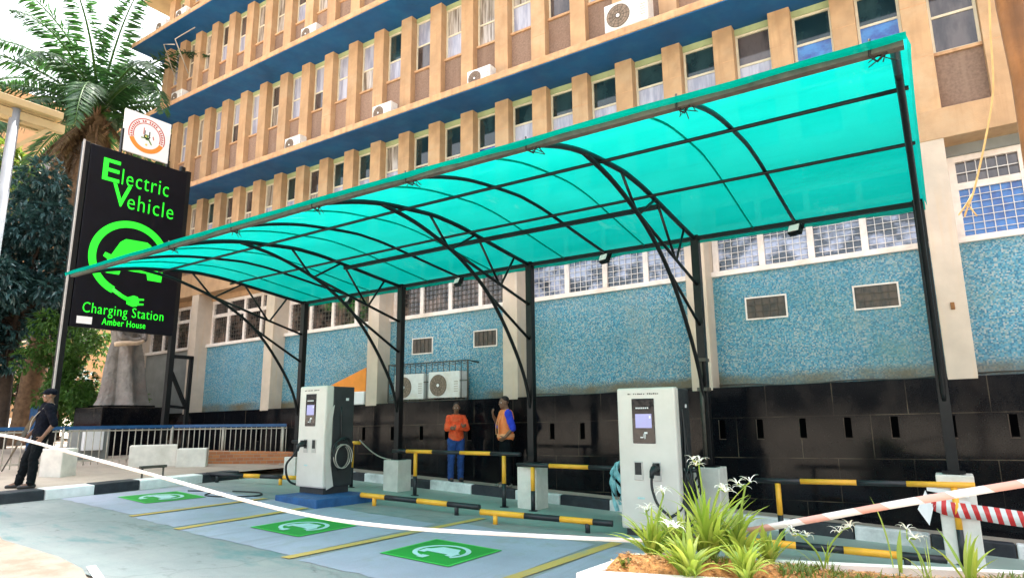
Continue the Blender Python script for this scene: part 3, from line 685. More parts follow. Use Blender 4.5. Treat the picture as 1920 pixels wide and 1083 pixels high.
for s, (z0, zs, z1) in enumerate(ST):
    ks = range(-8, 24) if s < 3 else range(16, 24)
    if s == 0: ks = range(-6, 24)
    for k in ks:
        x = P0 - PD * k
        if s in protoP: o = protoP[s].copy(); COL.objects.link(o)
        else:
            mb = MB(); v = mb.hexa([(q, y, z) for z in (z0 - .01, z1 + .01) for q, y in ((0, FY), (.35, FY), (.35, FY + .5), (0, FY + .5))]); mb.bevel(v, .008)
            for zj in (z0 + (z1 - z0) * .36, z0 + (z1 - z0) * .72): mb.box(-.001, .351, FY - .0015, FY + .02, zj, zj + .012, 1)
            o = mb.build('pilaster', ['stone', 'fascia'], b); protoP[s] = o
        o.location = (x, 0, 0)
        xa, xb = x + .35, x + PD
        if s in protoS: o = protoS[s].copy(); COL.objects.link(o)
        else:
            mb = MB(); mb.box(0, xb - xa, FY + .17, FY + .5, z0 - .01, zs - .05); mb.box(-.001, xb - xa + .001, FY + .13, FY + .5, zs - .05, zs, 1)
            o = mb.build('spandrel_panel', ['spandrel', 'fascia'], b); protoS[s] = o
        o.location = (xa, 0, 0)
        q = rw.random()
        if s == 0:
            if x > .0: hi, lo, bar = 'glass_brown', 'glass_brown', .42
            elif x > -2.0: hi, lo, bar = 'glass_dark', 'glass_blue', .55
            elif x > -8: hi, lo, bar = ('glass_dark', 'glass_brown')[q < .25], 'glass_pale', (.5, .55, .6)[k % 3]
            elif x > -11: hi, lo, bar = 'glass_dark', ('glass_blue', 'glass_curtain', 'glass_brown')[int(q * 3)], .4
            else: hi, lo, bar = ('glass_brown', 'glass_curtain', 'glass_dark')[int(q * 3)], ('glass_pale', 'glass_curtain')[q < .5], .45
        elif s == 1:
            hi, lo, bar = ('glass_dark' if (-14 < x < -11 and q < .8) else ('glass_brown', 'glass_curtain', 'glass_pale')[int(q * 3)]), ('glass_pale', 'glass_curtain', 'glass_pale', 'glass_brown')[k % 4], (.38, .42, .46)[(k * 7) % 3]
        else:
            hi, lo, bar = ('glass_curtain', 'glass_brown', 'glass_pale')[int(q * 3)], ('glass_pale', 'glass_curtain')[q < .3], .42
        window(xa, xb, zs, z1, hi, lo, bar)
# ------------------------------------------------------------------ parking canopy
cp = thing('parking_canopy', 'green shade cloth parking canopy on black curved steel trusses', 'canopy', (0, 0, 0))
PX = [-12.1, -9.1, -6.0, -2.98, -.03]; PY = 9.7
PK = lambda x: 2.95 - max(0, -6 - x) * .012
prof = [(4.88, -.41), (5.4, -.24), (6.0, -.105), (6.9, -.005), (7.3, 0), (7.7, -.02), (8.3, -.085), (9.0, -.165), (9.72, -.24)]
def pz(y):
    for (a, za), (b_, zb) in zip(prof[:-1], prof[1:]):
        if a <= y <= b_: return za + (zb - za) * (y - a) / (b_ - a)
    return prof[0][1] if y < a else prof[-1][1]
def arch_pts(x, dz=0, n=24, y0=4.9, y1=9.7):
    s = smoothpath([(x, y, PK(x) + z + dz) for y, z in prof], 4); return s
PH = lambda x: -.735 + .011 * (x + 3)        # pedestal top
for x in PX:
    o = MB().box(x - .19, x + .19, PY - .19, PY + .19, GZ(x) - .1, PH(x) + rnd.uniform(-.02, .02), bev=.012).build('pedestal', 'concrete', cp)
    zt = PK(x) + prof[-1][1]
    mb = MB(); mb.box(x - .06, x + .06, PY - .06, PY + .06, PH(x) - .02, zt + .02, bev=.006); mb.box(x - .12, x + .12, PY - .12, PY + .12, PH(x) - .005, PH(x) + .018)
    po = mb.build('post', 'black', cp)
    if x == -2.98:
        mb = MB(); mb.tube([(x - .02, PY - .09, .8), (x - .02, PY - .09, -.7)], .03, 8); 
        for z in (.78, .35): mb.box(x - .075, x + .075, PY - .125, PY + .07, z, z + .05)
        mb.build('cable_conduit', 'gutter', po)
    # truss: arch, lower chords, web
    mb = MB(); z = lambda v: v - 2.95 + PK(x)
    mb.tube(arch_pts(x, -.035), .034, 8); a_ = mb.build('arch', 'black', cp)
    C = smoothpath([(x, 5.95, z(2.80)), (x, 6.6, z(2.72)), (x, 7.25, z(2.55)), (x, 7.75, z(2.36)), (x, 8.3, z(2.04)), (x, 8.75, z(1.64)), (x, 9.2, z(1.1)), (x, 9.5, z(.62)), (x, 9.66, z(.15))], 4)
    MB().tube(C, .03, 8).build('lower_chord', 'black', cp)
    w_ = MB(); q = lambda y, v: (x, y, z(v)); A = lambda y: (x, y, PK(x) + pz(y) - .04)
    w_.tube([q(7.3, 2.53), q(8.5, 2.23), q(9.66, 1.95)], .025, 6); w_.tube([q(8.42, 1.95), q(9.66, 1.33)], .025, 6)
    for a, c in ((A(6.95), q(7.38, 2.51)), (q(7.45, 2.49), A(8.05)), (A(8.12), q(8.72, 2.18)), (q(8.78, 2.16), A(9.2))): w_.tube([a, c], .02, 6)
    w_.build('web_braces', 'black', cp)
for x in (-10.62, -7.6, -4.5, -1.52):
    MB().tube(arch_pts(x, -.035), .024, 8).build('rafter', 'black', cp)
def xline(name, y, dz, r, xs=(-12.2, .03), m='black', sq=False):
    pts = [(xs[0] + (xs[1] - xs[0]) * i / 8, y, PK(xs[0] + (xs[1] - xs[0]) * i / 8) + pz(y) + dz) for i in range(9)]
    mb = MB()
    if sq:
        for a, c in zip(pts[:-1], pts[1:]): mb.bar(a, c, r * 2, r * 2)
    else: mb.tube(pts, r, 8)
    return mb.build(name, m, cp)
xline('front_beam', 4.91, -.04, .034, m='gutter', sq=True)
xline('purlin', 6.35, -.065, .022); xline('purlin', 7.85, -.07, .022); xline('rear_beam', 9.69, -.03, .03, sq=True)
xline('tie_beam', 8.15, -.10, .03, (-9.1, -2.98), sq=True)
# shade cloth: sags a little between the steel, with stitched seams and a ragged hem
NX, NY = 96, 40
bm = bmesh.new(); uvl = None; grid = []
xs = [-12.28 + (12.28 + .05) * i / NX for i in range(NX + 1)]
sup = sorted(PX + [-10.62, -7.6, -4.5, -1.52])
def sag(x):
    for a, c in zip(sup[:-1], sup[1:]):
        if a <= x <= c: t = (x - a) / (c - a); return 4 * t * (1 - t)
    return 0
for i, x in enumerate(xs):
    row = []
    for j in range(NY + 1):
        y = 4.83 + (9.80 - 4.83) * j / NY
        z = PK(x) + pz(min(max(y, 4.88), 9.72)) + .012 - sag(x) * .018 * math.sin(math.pi * j / NY) + .010 * mnoise.noise(Vector((x * 1.3, y * 1.1, 2)))
        row.append(bm.verts.new((x, y, z)))
    hem = .11 + .03 * mnoise.noise(Vector((x * 2.3, 0, 5)))
    rear = [bm.verts.new((x, 9.82, row[-1].co.z - hem * .9))]
    front = [bm.verts.new((x, 4.815, row[0].co.z - .01)), bm.verts.new((x, 4.835, row[0].co.z - .055 - .02 * mnoise.noise(Vector((x * 2.1, 4, 1)))))]
    grid.append(front[::-1] + row + rear)
for i in range(NX):
    for j in range(len(grid[0]) - 1):
        f = bm.faces.new((grid[i][j], grid[i + 1][j], grid[i + 1][j + 1], grid[i][j + 1])); f.smooth = True
me = bpy.data.meshes.new('shade_cloth'); bm.to_mesh(me); bm.free(); me.materials.append(M['net'])
net = bpy.data.objects.new('shade_cloth', me); COL.objects.link(net); net.parent = cp
for x in (-11.4, -9.9, -8.3, -6.75, -5.2, -3.72, -2.02):
    MB().tube([(p.x + (p.y - 7) * -.03, p.y, p.z - .006 - sag(x) * .012) for p in arch_pts(x, .0)], .012, 6).build('seam', 'net', cp)
# hem stitched down at the right-hand end
mb = MB(); A = arch_pts(.05, 0)
for p, q in zip(A[:-1], A[1:]): mb.face([(p.x, p.y, p.z + .01), (q.x, q.y, q.z + .01), (q.x + .02, q.y, q.z - .07), (p.x + .02, p.y, p.z - .07)])
mb.build('end_hem', 'net', cp)
# tie straps at the front beam
for x in (-9.1, -7.6, -6.0, -4.5, -2.98, -1.52, -.12):
    mb = MB(); z = PK(x) + pz(4.93)
    mb.tube([(x - .05, 4.86, z + .03), (x - .06, 4.88, z - .09), (x - .02, 4.95, z - .11), (x + .04, 4.90, z - .08), (x + .05, 4.87, z + .0)], .010, 5)
    for k in range(5): mb.tube([(x + rnd.uniform(-.08, .08), 4.92, z - .08), (x + rnd.uniform(-.12, .12), 4.93, z - .11 - rnd.uniform(0, .08))], .004, 4)
    mb.build('tie_strap', 'black', cp)
# floodlights at the rear ends of the rafters
fl = None
FLL = ['white faced floodlight on the rear beam above the left charger', 'white faced floodlight on the rear beam between second and third posts', 'white faced floodlight on the rear beam between third and fourth posts', 'white faced floodlight on the rear beam nearest the right end post']
for x, lb in zip((-10.62, -7.6, -4.5, -1.52), FLL):
    loc = (x, 9.70, PK(x) + prof[-1][1] - .10)
    if fl is None:
        fl = thing('floodlight', lb, 'floodlight', loc, 0, 'floodlights under the canopy')
        MB().box(-.09, .09, -.05, .04, -.11, .03, bev=.008).build('housing', 'black', fl)
        MB().box(-.075, .075, -.062, -.05, -.09, .015).build('lamp_face', 'lamp', fl)
        mb = MB(); mb.box(-.11, -.095, -.02, .02, -.03, .1); mb.box(.095, .11, -.02, .02, -.03, .1); mb.build('bracket', 'black', fl)
        fl.rotation_euler = (R_(-25), 0, R_(-20)); o = fl
    else:
        o = copy_tree(fl); o.location = loc; o['label'] = lb
# ------------------------------------------------------------------ chargers
def charger(label, loc, rz, W, D, H, plugged, film):
    t = thing('vehicle_charger', label, 'charger', loc, rz, 'rapid chargers under the canopy')
    mb = MB(); mb.box(-W * .44, W * .44, -D * .40, D * .44, 0, .12); mb.build('base', 'shelldark', t)
    mb = MB(); mb.box(-W * .485, W * .485, -D / 2 + .17, D / 2, .115, H - .012, bev=.018)
    for k in range(8): mb.box(W * .485 - .001, W * .485 + .006, -.02, D * .38, .35 + k * .035, .365 + k * .035)
    mb.build('rear_cabinet', 'shelldark', t)
    mb = MB(); mb.box(-W / 2, W / 2, -D / 2, -D / 2 + .172, .10, H, bev=.028); mb.build('front_shell', 'shell', t)
    f = -D / 2
    # marks along the top edge and a small pale green mark lower down
    mb = MB(); xk = -W * .30
    for k in range(16):
        ww = rnd.choice((.012, .018, .022)); 
        if k not in (2, 9): mb.box(xk, xk + ww, f - .003, f + .01, H * .953, H * .953 + rnd.choice((.014, .018)))
        xk += W * .034
    mb.build('maker_lettering', 'gutter', t)
    mb = MB(); mb.box(-W * .20, -W * .08, f - .0025, f + .01, H * .25, H * .263); mb.build('small_mark', 'evwhite', t)
    z0, z1, xa, xb = H * .62, H * .925, -W * .235, W * .15
    mb = MB(); mb.box(xa, xb, f - .012, f + .02, z0, z1, bev=.008); d = mb.build('display_panel', 'screen', t)
    mb = MB(); mb.box(xa + .05, xb - .04, f - .0155, f, z0 + H * .105, z0 + H * .20); mb.build('screen', 'lcd', d)
    mb = MB()
    for k in range(7): mb.box(xa + .06 + k * W * .033, xa + .06 + k * W * .033 + W * .022, f - .015, f, z0 + H * .235, z0 + H * .245)
    mb.box(xb - .075, xb - .05, f - .0175, f, z0 + H * .17, z0 + H * .188)
    # contactless mark: card and waves
    cx, cz = (xa + xb) / 2 + .01, z0 + H * .055
    for r in (.022, .036, .05): mb.ring((cx - .03, f - .012, cz - .01), (1, 0, 0), (0, 0, 1), (0, -.003, 0), r - .005, r, R_(-50), R_(60), 10)
    mb.box(cx - .06, cx - .02, f - .0152, f, cz - .035, cz - .02); mb.box(cx + .0, cx + .045, f - .0148, f, cz + .02, cz + .045)
    mb.build('panel_marks', 'white', d)
    for side, hx in (('l', -W * .165), ('r', W * .145)):
        mb = MB(); hw, hz0, hz1 = W * .075, H * .375, H * .50
        mb.box(hx - hw, hx + hw, f - .012, f + .02, hz0, hz1, bev=.006); mb.box(hx - hw * .75, hx + hw * .75, f - .0135, f, hz0 + .07, hz1 - .015, 1)
        ho = mb.build('connector_holster', ['alu', 'rubber'], t)
        if side == plugged:
            mb = MB(); mb.tube([(hx, f + .0, hz1 - .08), (hx, f - .09, hz1 - .085), (hx - .01, f - .15, hz1 - .12), (hx - .015, f - .16, hz1 - .20)], [.045, .05, .036, .028], 10)
            mb.box(hx - .02, hx + .02, f - .11, f - .03, hz1 - .05, hz1 - .02, bev=.006)
            mb.build('connector', 'rubber', ho)
            s0 = (hx - .015, f - .16, hz1 - .19)
            if plugged == 'r': P = [s0, (hx - .01, f - .17, H * .33), (hx + .06, f - .17, H * .23), (hx + .2, f - .15, H * .165), (W * .40, f - .10, H * .16), (W * .50, f + .05, H * .21), (W * .53, f + .2, H * .34), (W * .52, f + .25, H * .5), (W * .50, f + .3, H * .72), (W * .48, f + .3, H * .86)]
            else: P = [s0, (hx - .10, f - .19, H * .34), (hx - .25, f - .2, H * .27), (-W * .52, f - .18, H * .18), (-W * .56, f - .08, H * .10), (-W * .50, f + .05, H * .07), (-W * .40, f + .1, H * .09)]
            MB().tube(smoothpath(P, 6), .019, 8).build('charging_cable', 'rubber', t)
    # coiled second cable on the right side
    P = [(W * .485, D * .05, H * .80)]
    for k in range(34):
        a = k * 2 * math.pi / 11; r = .19 + .015 * math.sin(k * 1.7)
        P.append((W * .485 + .045 + .02 * (k % 5), D * .06 + r * math.sin(a), H * .37 + r * 1.35 * math.cos(a)))
    MB().tube(smoothpath(P, 4), .014, 7).build('coiled_cable', 'rubber', t)
    mb = MB(); mb.tube([(W * .485, D * .06, H * .43), (W * .485 + .14, D * .06, H * .44)], .025, 8); mb.box(W * .485 - .001, W * .485 + .004, D * .2, D * .3, H * .86, H * .885, 1); mb.box(W*.485 - .001, W*.485+.004, -D*.1, -D*.05, H*.44, H*.455, 1); mb.build('cable_hook', ['rubber', 'white'], t)
    if film:
        # loose protective film hanging from the front right edge
        mb = MB(); X = W / 2 + .004
        pts = [(.10, .80), (.06, .62), (-.02, .46), (.06, .32), (.17, .05), (.03, .02), (-.04, .30), (-.06, .5), (.02, .74)]
        mb.prism([(a, c) for a, c in pts], (X, f + .05, H * .02), (0, 1, 0), (.06, 0, H), (.003, 0, 0)); mb.build('loose_film', 'shell', t)
        P = [(W * .49, D * .1, H * .42)]
        for k in range(22):
            a = k * 2 * math.pi / 9; r = .165; P.append((W * .50 + .05 + .006 * k, D * .0 + r * math.sin(a), H * .34 + r * 1.2 * math.cos(a)))
        MB().tube(smoothpath(P, 4), .009, 6).build('pale_cable_loop', 'baluster', t)
    return t
charger('tall pale charger in the foreground beside the planter, with its plug in the right holder', (-3.46, 8.86, GZ(-3.46)), 0, .84, .62, 1.97, 'r', False)
pl = thing('charger_plinth', 'flat dark blue plinth carrying the left charger', 'plinth', (-9.05, 7.86, GZ(-9.05)), R_(-6))
mb = MB(); v = mb.hexa([(x, y, z + (.04 if z < .1 else 0)) for z in (-.14, .115) for x, y in ((-.60, -.56), (.60, -.56), (.60, .56), (-.60, .56))]); mb.bevel(v, .012); mb.build('slab', 'plinthblue', pl)
charger('pale charger on the blue plinth, plug in the left holder, cables coiled on its side', (-9.33, 8.08, GZ(-9.05) + .115), R_(-5), .78, .62, 1.83, 'l', True)
# teal plastic caught behind the foreground charger
mb = MB(); rr = random.Random(5)
for k in range(5):
    x, y, z = -3.98 - .03 * k, 8.95, GZ(-4) + .98 - k * .02
    P = [(x, y, z), (x - .05 - rr.uniform(0, .08), y - .02, z - .18), (x - .01 + rr.uniform(-.1, .04), y - .03, z - .38), (x + .02 + rr.uniform(-.06, .03), y, z - .48 - rr.uniform(0, .2))]
    prev = None
    for i, q in enumerate(smoothpath(P, 6)):
        ww = .045 * (1 - .5 * abs(i / 18 - .4)); an = i * .35 + k; sd = Vector((math.cos(an), math.sin(an), .2 * math.sin(i))) * ww
        cur = (mb.bm.verts.new(q - sd), mb.bm.verts.new(q + Vector((.012 * math.sin(i * 2.1), -.012, 0))), mb.bm.verts.new(q + sd))
        if prev: [mb.bm.faces.new((prev[a], prev[a + 1], cur[a + 1], cur[a])) for a in (0, 1)]
        prev = cur
tag(mb.build('plastic_sheet', 'teal'), 'crumpled teal plastic sheet hanging at the left edge of the foreground charger', 'plastic sheet')

# ------------------------------------------------------------------ yellow and black pipe barriers
def seg_bar(mb, a, c, r, cuts, first):
    a, c = Vector(a), Vector(c); t = [0] + list(cuts) + [1]
    for i in range(len(t) - 1): mb.tube([a.lerp(c, t[i]), a.lerp(c, t[i + 1])], r, 10, (first + i) % 2)
YB = ['yellow', 'pipeblack']
def barrier(label, x0, x1, y, h, posts, cuts, first, rise=0.0):
    xm = posts[0]; t = thing('pipe_barrier', label, 'barrier', (xm, y, GZ(xm)), 0, 'yellow and black pipe barriers along the wall')
    mb = MB(); z = h; seg_bar(mb, (x0 - xm, 0, z), (x1 - xm, 0, z + rise), .035, cuts, first); mb.build('rail', YB, t)
    for p in posts:
        zb = GZ(p) - GZ(xm) - .02; zt = z + rise * (p - x0) / (x1 - x0) - .03
        mb = MB(); seg_bar(mb, (p - xm, 0, zb), (p - xm, 0, zt), .036, [.47], 1); mb.tube([(p - xm, 0, zb), (p - xm, 0, zb + .03)], .075, 12, 1); mb.build('post', YB, t)
barrier('yellow and black pipe rail in front of the two workers', -8.95, -6.05, 9.41, GZ(-6.39) * -1 - .615 + 0, [-6.39, -8.38], [.12, .34, .56, .79], 1)
bpy.context.view_layer.update()
barrier('yellow and black pipe rail starting at the third pedestal and ending behind the foreground charger', -6.12, -3.9, 9.41, .72, [-5.82, -4.0], [.28, .6], 1, -.0)
barrier('yellow and black pipe rail at the right under the red striped tape', -2.3, .16, 9.5, .77, [-2.02, -.05], [.23, .5, .72], 1, .05)
barrier('short yellow and black pipe rail half hidden behind the left charger', -11.9, -9.85, 9.4, .86, [-10.05, -11.6], [.3, .55, .82], 1)
def stop(label, a, c, cuts, first):
    t = thing('wheel_stop', label, 'wheel stop', (a[0], a[1], GZ(a[0])), 0, 'low pipe wheel stops at the bay ends')
    o = Vector((a[0], a[1], GZ(a[0]))); p = Vector((0, 0, .15)); q = Vector((c[0], c[1], GZ(c[0]) + .15)) - o
    mb = MB(); seg_bar(mb, p, q, .042, cuts, first); mb.build('rail', YB, t)
    for k, f in enumerate((.12, .82)):
        e = p.lerp(q, f); mb = MB(); mb.tube([e, e - Vector((0, 0, .17))], .035, 10, (first + (1 if k else 0)) % 2); mb.build('foot', YB, t)
stop('low yellow and black wheel stop pipe between the two chargers, behind the middle green square', (-8.35, 8.05), (-6.1, 8.32), [.22, .5, .75], 0)
stop('low yellow and black wheel stop pipe running to the foreground charger', (-5.85, 8.0), (-3.95, 8.42), [.35, .62, .86], 0)
stop('low yellow and black wheel stop pipe behind the planter', (-2.25, 8.45), (-.2, 8.85), [.28, .52, .78], 0)
stop('low yellow and black wheel stop pipe left of the blue plinth', (-12.75, 8.0), (-11.0, 8.85), [.42, .6, .85], 1)

# chain between charger and post
mb = MB(); A_, B_ = Vector((-9.75, 9.3, -.42)), Vector((-9.1, 9.62, -.80))
P = [A_.lerp(B_, i / 10) - Vector((0, 0, .10 * math.sin(math.pi * i / 10))) for i in range(11)]
tag(mb.tube(P, .012, 6).build('rope', 'baluster'), 'thin pale rope slung from the left charger to the second canopy post', 'rope')
# cables on the ground beside the left charger
mb = MB(); P = [(-11.7, 7.0), (-11.3, 7.25), (-11.0, 6.9), (-10.6, 7.0), (-10.3, 7.45), (-10.6, 7.7), (-11.1, 7.5)]
mb.tube(smoothpath([(x, y, GZ(x) + .015) for x, y in P], 6), .012, 6); tag(mb.build('ground_cable', 'rubber'), 'dark cable lying in loops on the ground left of the blue plinth', 'cable')
mb = MB(); P = []
for k in range(20):
    a = k * 2 * math.pi / 10; P.append((-10.35 + .19 * math.sin(a) * .8, 8.6 + .02 * k * .2, -.62 + .24 * math.cos(a)))
mb.tube(smoothpath(P, 3), .011, 6)
tag(mb.build('cable_coil', 'baluster'), 'pale cable coil hanging on the rail left of the left charger', 'cable coil')
bpy.data.objects['cable_coil'].location = (-.15, .72, .02)

# ------------------------------------------------------------------ sign
SX = -16.6
sg = thing('charging_station_sign', 'tall black sign reading Electric Vehicle Charging Station Amber House in bright green', 'sign', (SX, 7.9, GZ(SX)))
def S(y, z): return (SX, y, z)
def inv(mb): mb.bm.transform(Matrix.Translation((-SX, -7.9, -GZ(SX)))); return mb
mb = MB(); mb.box(SX - .16, SX, 6.74, 9.16, 2.14, 6.60, bev=.01); inv(mb).build('board', 'signblack', sg)
for y0, top in ((6.62, 6.62), (9.17, 6.66)):
    mb = MB(); mb.box(SX - .15, SX - .01, y0 - .035, y0 + .10, GZ(SX) - .2, top, bev=.006); inv(mb).build('pole', 'black', sg)
mb = MB(); mb.box(SX - .02, SX + .012, 6.565, 6.60, -.6, 6.64); inv(mb).build('edge_highlight', 'alu', sg)  # pale strip standing for the highlight along the black pole edge
U, V, D_ = (0, 1, 0), (0, 0, 1), (.02, 0, 0); fx = SX + .004
def T(body, y, z, w_, h, bold=0.0, name='lettering', sp=1.0):
    mb = MB(); text_fit(mb, body, (fx, y, z), U, V, w_, h, bold=bold, spacing=sp); inv(mb).build(name, 'signgreen', sg)
T('E', 7.05, 5.79, .40, .56, .012)
T('lectric', 7.51, 5.78, 1.18, .40, -.010, sp=1.12)
T('V', 7.32, 5.22, .44, .56, .012)
T('ehicle', 7.70, 5.20, 1.17, .40, -.010, sp=1.12)
T('Charging Station', 6.97, 2.49, 1.90, .32, -.008, sp=1.1)
T('Amber House', 7.42, 2.245, 1.02, .16, .0, sp=1.1)
mb = MB(); c0 = (SX - .012, 7.92, 3.93)
mb.ring(c0, U, V, D_, .80, .97, R_(18), R_(248), 60); 
mb.tube([(SX, 7.92 + .885 * math.cos(R_(246)), 3.93 + .885 * math.sin(R_(246))), (SX, 7.80, 2.985), (SX, 8.0, 2.90)], .05, 6)
inv(mb).build('cable_ring', 'signgreen', sg)
mb = MB(); mb.prism([(-.13, -.09), (.02, -.14), (.12, -.12), (.16, -.05), (.16, .06), (.12, .12), (.02, .14), (-.13, .07)], (SX - .01, 8.06, 2.90), U, V, D_)
for dz in (-.07, .05): mb.prism([(0, 0), (.13, .02), (.13, .06), (0, .05)], (SX - .01, 8.21, 2.88 + dz), U, V, D_)
inv(mb).build('plug_mark', 'signgreen', sg)
mb = MB()
car = [(-.60, -.42), (-.30, -.42), (-.26, -.28), (.36, -.28), (.40, -.44), (.74, -.44), (.76, -.14), (.66, -.05), (.78, .02), (.70, .12), (.56, .06), (.40, .46), (.30, .52), (-.22, .50), (-.34, .40), (-.52, .04), (-.66, .08), (-.70, -.02), (-.60, -.08)]
mb.prism(car, (SX - .01, 7.98, 3.92), U, V, D_); inv(mb).build('car_mark', 'signgreen', sg)
mb = MB(); mb.box(SX, SX + .006, 6.87, 7.20, 2.22, 2.39); inv(mb).build('sticker', 'white', sg)
# brace frame behind the sign
mb = MB(); mb.bar((SX - .1, 9.22, 1.62), (SX - .1, 9.82, 1.62), .09); mb.bar((SX - .1, 9.78, 1.62), (SX - .1, 9.76, GZ(SX)), .09); mb.bar((SX - .1, 9.25, 1.25), (SX - .1, 9.72, .35), .08); mb.bar((SX - .1, 9.22, .35), (SX - .1, 9.76, .30), .07)
inv(mb).build('brace_frame', 'black', sg)
for y0 in (8.98,): 
    mb = MB(); mb.box(SX - .14, SX - .02, y0, y0 + .14, 6.6, 6.76, bev=.03); inv(mb).build('pole_cap', 'black', sg)
# emblem plate on top
em = thing('emblem_plate', 'white square plate with a round red and orange crest above the black sign', 'emblem sign', (SX, 8.0, 6.62))
def inv2(mb): mb.bm.transform(Matrix.Translation((-SX, -8.0, -6.62))); return mb
mb = MB(); mb.box(SX - .06, SX, 7.42, 8.60, 6.68, 7.80, bev=.006); inv2(mb).build('plate', 'white', em)
for y in (7.40, 8.59):
    mb = MB(); mb.box(SX - .09, SX + .0, y, y + .04, 6.55, 7.25); inv2(mb).build('bracket', 'black', em)
M['crestred'] = mat('crest_red', (0.45, 0.07, 0.06), 0.5, 0.08); M['crestorange'] = mat('crest_orange', (0.80, 0.24, 0.03), 0.5, 0.08); M['crestgreen'] = mat('crest_green', (0.10, 0.20, 0.06), 0.5, 0.1); M['crestyellow'] = mat('crest_yellow', (0.65, 0.50, 0.10), 0.5, 0.1)
oc = (SX - .008, 8.0, 7.24)
mb = MB(); mb.ring(oc, U, V, (.012, 0, 0), .445, .47, R_(-18), R_(198), 48); mb.ring(oc, U, V, (.012, 0, 0), .33, .352, R_(-18), R_(198), 48)
for k in range(25):
    if k in (9, 12, 17): continue
    a = R_(196 - k * 8.7); p = Vector(oc) + Vector((.006, .397 * math.cos(a), .397 * math.sin(a))); tn = Vector((0, -math.sin(a), math.cos(a))); rd = Vector((0, math.cos(a), math.sin(a)))
    mb.prism([(-.02, -.028), (.02, -.028), (.014, .028), (-.012, .028)], p, tn, rd, (.008, 0, 0))
inv2(mb).build('crest_ring', 'crestred', em)
mb = MB(); mb.ring(oc, U, V, (.013, 0, 0), .345, .46, R_(200), R_(340), 40); inv2(mb).build('crest_ribbon', 'crestorange', em)
mb = MB(); z = lambda a, c: (oc[0], 8.0 + a, 7.24 + c)
for k, s_ in enumerate((-.06, .06)): mb.prism([(s_ - .012, -.05), (s_ + .012, -.05), (s_ + .012, .10), (s_ - .012, .10)], z(0, .04), U, V, (.012, 0, 0))
mb.ring(z(.0, .0), U, V, (.012, 0, 0), .055, .085, R_(180), R_(360), 14); inv2(mb).build('crest_shield', 'signblack', em)
mb = MB(); mb.prism([(-.03, -.09), (.03, -.09), (.045, .06), (-.045, .06)], z(0, -.02), U, V, (.010, 0, 0)); mb.prism([(-.02, 0), (.10, -.16), (.13, -.15), (.02, .02)], z(.02, -.05), U, V, (.011, 0, 0)); mb.prism([(-.02, 0), (-.15, -.02), (-.15, -.05), (0, -.04)], z(0, -.04), U, V, (.011, 0, 0)); inv2(mb).build('crest_base', 'crestgreen', em)
mb = MB(); mb.prism([(-.10, .02), (-.085, .02), (-.075, .20), (-.10, .22)], z(0, 0), U, V, (.011, 0, 0)); mb.prism([(.14, .02), (.17, -.06), (.19, -.04), (.16, .05)], z(0, 0), U, V, (.011, 0, 0)); inv2(mb).build('crest_animals', 'crestred', em)
mb = MB(); mb.ring(z(0, -.235), U, V, (.012, 0, 0), .0, .03, 0, 6.283, 14); mb.prism([(-.02, -.02), (.02, -.02), (.02, .02), (-.02, .02)], z(-.03, -.01), U, V, (.0135, 0, 0)); inv2(mb).build('crest_seal', 'crestyellow', em)

# ------------------------------------------------------------------ fence with blue rail
fe = thing('railing_fence', 'silver baluster fence with a blue top rail, running behind the guard to the building', 'fence', (-15.7, 3.4, GZ(-15.7) + .13))
FP = [(-15.7, 3.4), (-15.7, 8.9), (-13.85, 10.74)]; ztop = -.15
def fl_(p, z): return (p[0] + 15.7, p[1] - 3.4, z - GZ(-15.7) - .13)
mb = MB()
for a, c in zip(FP[:-1], FP[1:]): mb.bar(fl_(a, ztop), fl_(c, ztop), .09, .07)
mb.build('top_rail', 'bluepaint', fe)
mb = MB()
for a, c in zip(FP[:-1], FP[1:]): mb.bar(fl_(a, ztop - .07), fl_(c, ztop - .07), .03, .03); mb.bar(fl_(a, ztop - .70), fl_(c, ztop - .70), .035, .035)
mb.build('lower_rail', 'baluster', fe)
bal = None
for (a, c), sp in zip(zip(FP[:-1], FP[1:]), (.148, .118)):
    L = math.hypot(c[0] - a[0], c[1] - a[1]); n = int(L / sp)
    for k in range(n + 1):
        p = (a[0] + (c[0] - a[0]) * k / n, a[1] + (c[1] - a[1]) * k / n)
        if bal is None: bal = MB().tube([(0, 0, -.76), (0, 0, 0)], .012, 6).build('baluster', 'baluster', fe); o = bal
        else: o = bal.copy(); COL.objects.link(o)
        o.location = fl_(p, ztop - .03)
for p in ((-15.68, 4.2), (-15.68, 6.5), (-15.68, 8.85), (-14.9, 9.7), (-13.9, 10.68)):
    MB().tube([fl_(p, GZ(p[0]) + .05), fl_(p, ztop)], .03, 8).build('fence_post', 'baluster', fe)
# white concrete blocks
def block(label, x, y, rz, a, c, h, slot=True):
    t = MB(); t.box(-a / 2, a / 2, -c / 2, c / 2, -.03, h, bev=.02)
    o = t.build('concrete_block', 'concrete'); o.location = (x, y, GZ(x) + .13); o.rotation_euler = (0, 0, rz)
    return tag(o, label, 'concrete block', 'pale concrete blocks by the fence')
block('wide pale concrete block at the foot of the fence, left of its neighbour', -15.2, 8.2, R_(60), .95, .4, .46)
block('smaller pale concrete block touching the brick edging', -14.55, 8.75, R_(50), .62, .35, .40)
block('pale greenish concrete block just behind the guard', -14.5, 6.0, R_(30), .44, .42, .52)
